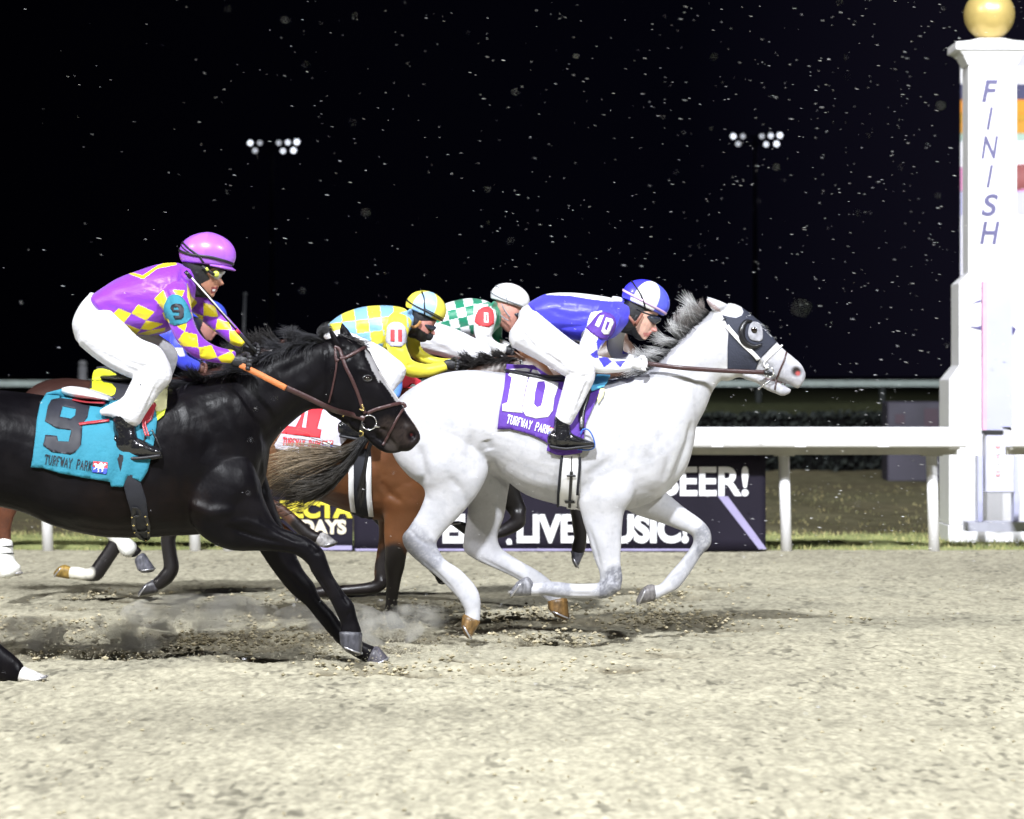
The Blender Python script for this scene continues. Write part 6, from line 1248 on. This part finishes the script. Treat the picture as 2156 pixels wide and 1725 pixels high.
    mb = MB(); mb.tube([W(390, 571, D - .14), W(402, 585, D - .14)], .012, 8, flat=.4); obj('keeper', mb.me('keeper'), leather_black, wt)
jockey9()

# ---------------------------------------------------------------- jockey on 10 (blue and white)
def jockey10():
    D = 15.95; g = thing('person', 'jockey in a blue and white cap and blue silks, crouched on the pale grey horse', 'person', (W(1200, 800, D).x, D, 1.0), 'jockeys riding the race')
    S = Sculpt(D); BL = (.055, .05, .74)
    torso = torso_yo([(1098, 645, 1112, 700, .15), (1118, 634, 1140, 684, .165), (1150, 619, 1164, 700, .18), (1200, 616, 1204, 716, .195), (1252, 621, 1246, 724, .21), (1294, 629, 1290, 712, .19), (1316, 640, 1312, 694, .12)])
    na = [(1282, 655, 30, -.13), (1272, 678, 28, -.19), (1254, 706, 24, -.22), (1240, 735, 22, -.23), (1241, 758, 21, -.22), (1262, 768, 18, -.2), (1296, 770, 15, -.15), (1326, 768, 12, -.12)]
    fa = [(1298, 672, 26, .12), (1296, 705, 20, .17), (1296, 735, 17, .17), (1306, 752, 15, .14), (1330, 758, 12, .1), (1348, 760, 10, .08)]
    nl = [(1104, 692, 47, -.12), (1140, 717, 41, -.16), (1180, 744, 37, -.22), (1214, 768, 35, -.27), (1223, 788, 31, -.28), (1211, 822, 27, -.29), (1198, 856, 23.5, -.30), (1186, 886, 19, -.30)]
    fl = [(1106, 692, 46, .12), (1150, 720, 38, .16), (1200, 750, 32, .24), (1228, 772, 28, .27), (1222, 800, 24, .28), (1206, 850, 21, .29), (1192, 890, 17, .29)]
    S_, me, X_, Y_, out, q = whole_body(g, D, torso, [na, fa, nl, fl], lambda s: (s.limb([(1300, 665, 30, 0.), (1322, 672, 28, 0.), (1338, 670, 26, 0.)]), head_loft(s, 1347, 664, 46, .42, 0.0))[1], (0, 0, 0), 0)
    out[:] = (.014, .014, .017); f = inside(X_, Y_, [(1335, 678), (1350, 668), (1352, 655), (1400, 655), (1400, 720), (1354, 714), (1342, 698)]); out[f] = (.66, .40, .32)
    m = inside(X_, Y_, [(1354, 701), (1374, 699), (1370, 709), (1356, 709)]); out[m] = (.52, .20, .18); m = inside(X_, Y_, [(1371, 690), (1386, 688), (1386, 700), (1372, 698)]); out[m] = (.68, .30, .26); set_col(me, out)
    obj('body', me, skin_m, g)
    jk = garment('silks', D, [('L', torso[1:]), ('I', na), ('I', fa), ('I', [(1290, 655, 32, -.08), (1300, 655, 30, 0.), (1306, 660, 28, .05)])], .0052, 6,
                 [([(1150, 650), (1200, 668), (1250, 664)], 8, .007), ([(1165, 690), (1210, 690), (1245, 685)], 6, .007), ([(1262, 640), (1250, 670), (1242, 700)], 6, .010), ([(1240, 722), (1258, 730)], 3, .006), ([(1180, 640), (1220, 645)], 8, .005), ([(1300, 640), (1296, 690)], 5, .008), ([(1250, 755), (1270, 752)], 3.5, .007), ([(1290, 760), (1300, 775)], 4, .004)])
    sl = c5([(1285, 420), (1300, 380), (1370, 368), (1415, 470), (1440, 520), (1380, 570), (1362, 640), (1560, 660), (1660, 700), (1620, 800), (1250, 800), (1215, 620), (1238, 520), (1268, 480)])
    pol = [(sl, WH, (0, D - .1)), ([(1280, 680), (1320, 690), (1310, 745), (1360, 745), (1360, 785), (1280, 775)], WH, (D + .06, 99)), (c5([(985, 240), (1000, 262), (1160, 268), (1300, 292), (1420, 305), (1510, 305), (1510, 280), (1350, 250), (1160, 235)]), WH),
           (c5([(1335, 580), (1350, 545), (1440, 530), (1365, 600), (1345, 640)]), BL), (c5([(1290, 665), (1340, 632), (1352, 690), (1320, 685)]), BL), (c5([(1348, 690), (1400, 675), (1442, 712), (1388, 752)]), BL), (c5([(1455, 710), (1535, 703), (1497, 750)]), BL)]
    for k in range(5): x, y = c5([(1165 + 22 * k, 572 + 3 * k)])[0]; pol.append(([(x - 3.2, y - 3), (x + 3.2, y - 3), (x + 3.2, y + 5), (x - 3.2, y + 5)], WH))
    paint_polys(jk, BL, pol); obj('silks', jk, silk, g); bj = bvh_of(jk)
    ab = patch('armband', [rounded(c5([(1370, 378), (1338, 405), (1285, 470), (1264, 492), (1385, 575), (1445, 530), (1468, 450), (1440, 390)]))], bj, D - .2, .006, bpy.data.materials['purple_saddle_cloth'], g, step=5, thick=.003); ba = bvh_of(ab.data)
    patch('number', [c5([(1362, 402), (1388, 398), (1352, 482), (1326, 468), (1345, 428)])], ba, D - .2, .003, p_white, ab, step=4, thick=.001)
    patch('number', [c5([(1400, 416), (1440, 424), (1452, 448), (1418, 525), (1385, 530), (1368, 505)]), c5([(1408, 440), (1426, 448), (1402, 506), (1392, 490)])], ba, D - .2, .003, p_white, ab, step=4, thick=.001)
    br = garment('breeches', D, [('L', inset(torso[:2], .9)), ('I', nl), ('I', fl)], .0055, 5, [([(1130, 730), (1170, 762), (1200, 790)], 6, .004), ([(1150, 690), (1190, 722), (1225, 745)], 6, .006), ([(1196, 795), (1215, 800), (1240, 790)], 5, .008), ([(1200, 780), (1190, 800)], 4, .006), ([(1238, 800), (1222, 850)], 5, .007), ([(1205, 830), (1190, 870)], 5, .004), ([(1085, 660), (1090, 700), (1120, 740)], 12, .005), ([(1120, 690), (1160, 730), (1190, 752)], 4, .007), ([(1150, 745), (1185, 770)], 4, .006), ([(1100, 700), (1130, 735)], 4, .006), ([(1215, 800), (1200, 840), (1192, 880)], 4, .006), ([(1230, 820), (1212, 870)], 4, .006), ([(1110, 655), (1130, 685)], 4, .006)])
    obj('breeches', br, breech, g)
    bo = boot(g, S, [(1184, 880, 17, -.30), (1183, 900, 18, -.30), (1184, 918, 21, -.30), (1182, 928, 22, -.30)], [(1158, 912, 1157, 936, .03), (1166, 905, 1165, 941, .038), (1190, 906, 1189, 942, .040), (1215, 918, 1214, 941, .040), (1236, 926, 1236, 940, .036), (1250, 931, 1250, 939, .024)],
         [(1158, 936, 1158, 944, .032), (1190, 941, 1190, 948, .034), (1220, 938, 1220, 945, .040), (1250, 935, 1250, 942, .028)], -.30)
    boot(g, S, [(1192, 885, 17, .29), (1190, 915, 18, .29)], [(1172, 910, 1172, 936, .03), (1200, 908, 1200, 940, .038), (1250, 930, 1250, 940, .026)], [(1172, 936, 1172, 943, .032), (1250, 937, 1250, 943, .03)], .29)
    mb = MB(); pts = [W(x, y, D - .30) for x, y in catmull([(1222, 915), (1228, 904), (1240, 906), (1249, 922), (1252, 940), (1240, 947), (1216, 946)], 4)]; mb.tube(pts, .0045, 6); finish(mb, 'stirrup_iron', mat('blue_anodised_iron', (.05, .18, .7), rough=.3, metal=.4), bo)
    fist(g, D - .12, 1350, 766, 17, .10, glove_w); fist(g, D + .08, 1364, 760, 13, .1, glove_b)
    def pc(ph, th, u, v):
        t = th % 360; t = t if t < 180 else 360 - t
        if v < -.22 and t > 100: return BL if t > 128 else WH
        return (.10, .12, .78) if t < 62 else (WH if t < 122 else BL)
    ho, pt = helmet(g, S, 1360, 631, 52, 41, .42, 0.0, pc, low=.42, wd=.102, peak=False)
    cap_band(ho, pt, [(0, -.25), (-40, -.22), (-90, -.16), (-130, -.10), (-180, -.02)], .014, mat('lilac_goggle_band', (.62, .42, .66), rough=.5)); cap_band(ho, pt, [(-178, .55), (-150, .50), (-118, .25), (-100, -.05), (-85, -.42)], .010, rubber_black)
    B = Sculpt(D); B.limb([(1308, 668, 30, 0.), (1322, 676, 29, 0.), (1338, 690, 20, 0.), (1350, 706, 9, 0.)], k=.72); B.ball(1328, 664, 20, 24, .082); B.ball(1312, 660, 12, 26, .078); obj('neck_warmer', B.skin('neck_warmer', .005, 4), neck_m, g)
    B = Sculpt(D); B.loft([(1358, 656, 1364, 678, .068, 0.), (1372, 658, 1374, 684, .066, 0.), (1384, 664, 1382, 682, .05, 0.), (1391, 670, 1388, 678, .034, 0.)], sub=3); go = obj('goggles', B.mb.me('goggles'), lens_m, g)
    B = Sculpt(D); B.loft([(1340, 646, 1338, 654, .082, 0.), (1358, 655, 1354, 664, .078, 0.), (1380, 663, 1378, 668, .062, 0.)], sub=3); obj('goggle_frame', B.mb.me('goggle_frame'), rubber_black, go)
    mb = MB(); q1 = mat('brown_chin_strap', (.24, .09, .06), rough=.5)
    for pts in ([(1322, 664), (1332, 676), (1337, 686)], [(1353, 660), (1344, 674), (1337, 686)]):
        P3 = [W(x, y, D - .088) for x, y in pts]; ribbon(mb, P3, [Vector((0, -1, 0))] * 3, .018, .004)
    finish(mb, 'chin_strap', q1, ho)
jockey10()

# ---------------------------------------------------------------- jockey on 11 (yellow and light blue)
def jockey11():
    D = 17.0; g = thing('person', 'jockey in yellow and light blue squares with a grey 11 armband', 'person', (W(800, 800, D).x, D, 1.0), 'jockeys riding the race')
    S = Sculpt(D); Y_ = (.78, .70, .05); B_ = (.20, .42, .70)
    torso = torso_yo([(678, 694, 712, 728, .15), (696, 678, 735, 726, .17), (722, 660, 752, 742, .18), (765, 646, 786, 752, .195), (812, 643, 822, 748, .2), (848, 648, 850, 722, .16), (866, 660, 862, 700, .11)])
    na = [(846, 668, 26, -.13), (838, 692, 24, -.19), (834, 725, 21, -.22), (846, 757, 19.5, -.22), (864, 776, 18, -.2), (900, 780, 14, -.15), (938, 771, 9.5, -.12)]
    fa = [(862, 680, 22, .12), (868, 715, 17, .16), (880, 745, 14, .15), (915, 762, 11, .12), (950, 764, 9, .08)]
    nl = [(708, 724, 38, -.12), (755, 744, 35, -.16), (805, 768, 32, -.22), (828, 782, 28, -.26), (812, 812, 24, -.28), (785, 848, 21, -.29), (765, 880, 18, -.29)]
    fl = [(710, 724, 36, .12), (760, 744, 32, .18), (820, 770, 28, .25), (815, 800, 22, .27), (790, 850, 19, .28), (768, 885, 16, .28)]
    S_, me, X_, Yy, out, q = whole_body(g, D, torso, [na, fa, nl, fl], lambda s: (s.limb([(855, 680, 24, 0.), (872, 685, 22, 0.), (884, 684, 20, 0.)]), head_loft(s, 887, 676, 38, .45, 0.0))[1], (0, 0, 0), 0)
    out[:] = (.014, .014, .017); f = inside(X_, Yy, [(880, 690), (886, 676), (930, 676), (935, 712), (914, 712)]); out[f] = (.66, .30, .26); set_col(me, out)
    obj('body', me, skin_m, g)
    jk = garment('silks', D, [('L', torso[1:]), ('I', na), ('I', fa), ('I', [(852, 672, 26, -.08), (858, 675, 25, 0.), (862, 680, 22, .05)])], .006, 5,
                 [([(830, 660), (815, 700), (812, 735)], 6, .012), ([(750, 690), (800, 700)], 7, .006), ([(855, 770), (875, 765)], 3, .006), ([(720, 700), (770, 725)], 6, .006), ([(834, 730), (850, 736)], 3, .005)])
    c = co(jk); Xj, Yj = P_of(c); ca, sa = math.cos(.12), math.sin(.12); u = (Xj - 691) * ca - (Yj - 660) * sa; v = (Yj - 660) * ca + (Xj - 691) * sa
    ck = (np.floor(u / 27.5) + np.floor((v + 6) / 27.5)) % 2; out = np.where(ck[:, None] > 0, np.array(Y_), np.array(B_))
    arm = inside(Xj, Yj, [(812, 672), (830, 655), (856, 660), (860, 725), (870, 750), (960, 745), (960, 810), (835, 815), (805, 740)]) & (c[:, 1] < D - .11); out[arm] = Y_
    arm = (c[:, 1] > D + .07) & (Xj > 858); out[arm] = Y_; m = inside(Xj, Yj, [(838, 660), (870, 650), (880, 720), (852, 725)]) & (c[:, 1] < D + .1) & (c[:, 1] > D - .17); out[m] = B_; set_col(jk, out); obj('silks', jk, silk, g); bj = bvh_of(jk)
    ab = patch('armband', [rounded(c3([(1300, 255), (1265, 290), (1262, 416), (1392, 420), (1396, 300), (1360, 258)]))], bj, D - .2, .006, bpy.data.materials['pale_grey_saddle_cloth'], g, step=5, thick=.003); ba = bvh_of(ab.data)
    for x0 in (1292, 1340): patch('number', [c3([(x0, 305), (x0 + 26, 305), (x0 + 26, 386), (x0, 384)])], ba, D - .2, .003, p_red, ab, step=4, thick=.001)
    br = garment('breeches', D, [('L', inset(torso[:2], .9)), ('I', nl), ('I', fl)], .006, 5, [([(790, 760), (820, 776)], 5, .006), ([(740, 730), (790, 755)], 7, .006), ([(815, 795), (800, 830)], 5, .006)]); obj('breeches', br, breech, g)
    boot(g, S, [(770, 868, 18, -.30), (758, 888, 18, -.30), (745, 898, 18, -.30)], [(716, 888, 716, 914, .03), (730, 882, 728, 920, .038), (760, 886, 760, 922, .042), (790, 902, 790, 922, .036)], [(716, 914, 716, 921, .032), (755, 921, 755, 927, .038), (792, 920, 792, 926, .034)], -.30)
    B = Sculpt(D); B.limb([(835, 800, 12, -.27), (834, 815, 13, -.27), (830, 832, 12, -.28)]); obj('knee_cover', B.mb.me('knee_cover'), mat('blue_knee_cover', (.12, .28, .72), rough=.5, bump=.4, bscale=40), g)
    fist(g, D - .12, 956, 768, 15, .05, glove_b); fist(g, D + .08, 972, 766, 12, .05, glove_b)
    def pc(ph, th, u, v):
        t = th % 360; t = t if t < 180 else 360 - t
        return (.80, .72, .10) if (t < 62 or 128 < t) else (.36, .58, .80)
    ho, pt = helmet(g, S, 897, 649, 44, 36, .40, 0.0, pc, low=.40, wd=.102, peak=False)
    cap_band(ho, pt, [(0, -.30), (-40, -.26), (-90, -.16), (-130, -.10), (-180, .05)], .010, rubber_black); cap_band(ho, pt, [(-5, -.20), (-40, -.14), (-90, -.06)], .004, rubber_black); cap_band(ho, pt, [(-140, .80), (-110, .55), (-95, .1), (-85, -.40)], .010, rubber_black)
    B = Sculpt(D); B.limb([(868, 690, 22, 0.), (882, 694, 21, 0.), (896, 702, 16, 0.), (908, 711, 8, 0.)], k=.72); B.ball(876, 678, 16, 20, .08); obj('neck_warmer', B.skin('neck_warmer', .005, 4), neck_m, g)
    B = Sculpt(D); B.loft([(888, 674, 893, 690, .068, 0.), (900, 676, 902, 698, .064, 0.), (912, 684, 910, 699, .045, 0.), (918, 688, 915, 695, .03, 0.)], sub=3); obj('goggles', B.mb.me('goggles'), lens_m, g)
    mb = MB(); P3 = [W(x, y, D - .088) for x, y in catmull([(858, 664), (860, 680), (868, 688), (878, 686), (886, 676)], 4)]; ribbon(mb, P3, [Vector((0, -1, 0))] * len(P3), .018, .004); finish(mb, 'chin_strap', tan_strap, ho)
jockey11()

# ---------------------------------------------------------------- jockey on 1 (green and white)
def jockey1():
    D = 17.95; g = thing('person', 'jockey in green and white squares with a white cap and red armband', 'person', (W(960, 800, D).x, D, 1.0), 'jockeys riding the race')
    S = Sculpt(D); G_ = (.01, .22, .12)
    torso = torso_yo([(880, 668, 905, 705, .15), (905, 655, 925, 700, .17), (940, 638, 948, 708, .18), (985, 628, 990, 715, .195), (1020, 632, 1026, 712, .19), (1042, 642, 1044, 695, .13)])
    na = [(1026, 655, 24, -.13), (1021, 678, 22, -.19), (1018, 702, 19, -.21), (1024, 720, 16, -.2), (1042, 732, 13, -.16), (1062, 736, 10, -.12)]
    fa = [(1040, 665, 20, .12), (1042, 700, 16, .15), (1050, 722, 13, .14), (1078, 734, 9, .1)]
    nl = [(892, 706, 36, -.12), (935, 718, 33, -.16), (980, 734, 29, -.22), (1012, 748, 26, -.26), (1005, 780, 22, -.28), (985, 815, 19, -.28), (965, 850, 16, -.28)]
    fl = [(892, 706, 34, .12), (940, 718, 30, .18), (1005, 744, 25, .25), (1000, 790, 20, .28), (970, 850, 16, .28)]
    S_, me, X_, Yy, out, q = whole_body(g, D, torso, [na, fa, nl, fl], lambda s: (s.limb([(1040, 662, 22, 0.), (1052, 668, 20, 0.), (1062, 668, 18, 0.)]), head_loft(s, 1068, 658, 36, .35, 0.0))[1], (0, 0, 0), 0)
    out[:] = (.66, .32, .26); m = inside(X_, Yy, [(1030, 680), (1060, 690), (1055, 730), (1030, 720)]); out[m] = (.02, .02, .02); set_col(me, out); obj('body', me, skin_m, g)
    jk = garment('silks', D, [('L', torso[1:]), ('I', na), ('I', fa), ('I', [(1032, 655, 24, -.08), (1040, 658, 22, 0.), (1044, 662, 20, .05)])], .0062, 5, [([(950, 680), (990, 690)], 7, .006), ([(1012, 660), (1004, 690)], 5, .01), ([(1016, 705), (1032, 712)], 3, .006)])
    c = co(jk); Xj, Yj = P_of(c); ca, sa = math.cos(-.22), math.sin(-.22); u = (Xj - 938) * ca + (Yj - 639) * sa; v = (Yj - 639) * ca - (Xj - 938) * sa
    ck = (np.floor(u / 19) + np.floor((v + 4) / 20)) % 2; out = np.where(ck[:, None] > 0, np.array(G_), np.array(WH))
    arm = inside(Xj, Yj, [(998, 640), (1040, 640), (1050, 690), (1100, 720), (1100, 760), (1000, 740), (998, 700)]) & (c[:, 1] < D - .1); out[arm] = WH; m = (Xj > 1028) & (c[:, 1] > D - .15) & (Yj < 715); out[m] = G_; set_col(jk, out); obj('silks', jk, silk, g); bj = bvh_of(jk)
    ab = patch('armband', [rounded(c5([(575, 345), (530, 375), (515, 466), (638, 485), (645, 380), (615, 345)]))], bj, D - .2, .006, p_red, g, step=5, thick=.003); ba = bvh_of(ab.data)
    patch('number', [c5([(578, 382), (606, 384), (608, 452), (578, 448)]), c5([(590, 394), (597, 394), (598, 440), (590, 438)])], ba, D - .2, .003, p_white, ab, step=4, thick=.001)
    br = garment('breeches', D, [('L', inset(torso[:2], .9)), ('I', nl), ('I', fl)], .0065, 5, [([(930, 705), (980, 722)], 6, .007), ([(900, 720), (950, 740)], 6, .006), ([(985, 735), (1010, 752)], 4, .006)]); obj('breeches', br, breech, g)
    boot(g, S, [(968, 840, 16, -.29), (960, 862, 17, -.29)], [(936, 860, 936, 884, .03), (965, 852, 965, 890, .038), (1005, 872, 1005, 888, .03)], [(936, 884, 936, 890, .03), (1005, 886, 1005, 892, .03)], -.29)
    fist(g, D - .10, 1074, 738, 12, .1, glove_b)
    ho, pt = helmet(g, S, 1074, 628, 42, 31, .30, 0.0, lambda ph, th, u, v: WH, low=.40, wd=.100, peak=False)
    cap_band(ho, pt, [(0, -.30), (-40, -.28), (-90, -.22), (-130, -.14), (-180, .05)], .008, mat('grey_band', (.25, .27, .3), rough=.5)); cap_band(ho, pt, [(-180, .5), (-140, .45), (-110, .2), (-92, -.40)], .006, bpy.data.materials['grey_band'])
    B = Sculpt(D); B.loft([(1074, 652, 1076, 664, .066, 0.), (1092, 656, 1092, 672, .055, 0.), (1102, 662, 1100, 670, .035, 0.)], sub=3); obj('goggles', B.mb.me('goggles'), lens_m, g)
    mb = MB()
    for pts in ([(1040, 648), (1054, 664), (1072, 676)], [(1056, 640), (1064, 655), (1074, 668)]):
        P3 = [W(x, y, D - .085) for x, y in catmull(pts, 4)]; ribbon(mb, P3, [Vector((0, -1, 0))] * len(P3), .008, .004)
    finish(mb, 'chin_strap', bpy.data.materials['grey_band'], ho)
jockey1()

# ---------------------------------------------------------------- jockey on 6 (royal blue)
def jockey6():
    D = 18.5; g = thing('person', 'jockey in royal blue silks, mostly hidden behind the purple jockey', 'person', (W(330, 800, D).x, D, 1.0), 'jockeys riding the race')
    S = Sculpt(D); BL = (.05, .07, .72)
    torso = torso_yo([(236, 712, 262, 745, .14), (262, 696, 285, 740, .16), (300, 680, 312, 740, .18), (345, 672, 350, 742, .19), (380, 668, 385, 730, .17), (402, 672, 404, 715, .11)])
    na = [(384, 695, 24, -.13), (378, 722, 21, -.19), (376, 748, 18, -.2), (390, 764, 16, -.18), (415, 772, 12, -.14)]
    fa = [(398, 695, 20, .12), (402, 725, 16, .14), (415, 755, 13, .12), (432, 768, 10, .1)]
    nl = [(250, 742, 34, -.12), (295, 752, 31, -.18), (335, 762, 27, -.25), (328, 790, 22, -.28), (305, 830, 18, -.28), (290, 860, 15, -.28)]
    fl = [(250, 742, 32, .12), (300, 752, 28, .2), (340, 764, 24, .26), (318, 810, 19, .28), (292, 860, 15, .28)]
    S_, me, X_, Yy, out, q = whole_body(g, D, torso, [na, fa, nl, fl], lambda s: (s.limb([(398, 690, 20, 0.), (412, 690, 18, 0.), (424, 686, 17, 0.)]), head_loft(s, 432, 682, 33, .30, 0.0))[1], (0, 0, 0), 0)
    out[:] = (.014, .014, .016); f = inside(X_, Yy, [(422, 694), (428, 676), (470, 676), (470, 715), (434, 716)]); out[f] = (.50, .24, .20); set_col(me, out); obj('body', me, skin_m, g)
    jk = garment('silks', D, [('L', torso[1:]), ('I', na), ('I', fa)], .0065, 5); paint_polys(jk, BL, [(c1([(1165, 905), (1230, 905), (1250, 960), (1215, 965), (1170, 925)]), WH)]); obj('silks', jk, silk, g)
    br = garment('breeches', D, [('L', inset(torso[:2], .9)), ('I', nl), ('I', fl)], .0065, 5); obj('breeches', br, breech, g)
    boot(g, S, [(292, 850, 15, -.29), (284, 872, 16, -.29)], [(262, 868, 262, 892, .03), (290, 862, 290, 898, .038), (328, 880, 328, 896, .03)], [(262, 892, 262, 898, .03), (328, 894, 328, 900, .03)], -.29)
    fist(g, D - .10, 428, 776, 12, .1, mat('brown_glove', (.12, .05, .035), rough=.6))
    ho, pt = helmet(g, S, 440, 662, 38, 31, .25, 0.0, lambda ph, th, u, v: (.06, .10, .68), low=.40, wd=.100, peak=False); cap_band(ho, pt, [(0, -.30), (-40, -.28), (-90, -.22), (-130, -.14), (-180, .05)], .009, rubber_black)
    B = Sculpt(D); B.loft([(438, 676, 442, 690, .064, 0.), (452, 680, 454, 694, .055, 0.), (462, 684, 460, 692, .035, 0.)], sub=3); obj('goggles', B.mb.me('goggles'), lens_m, g)
jockey6()
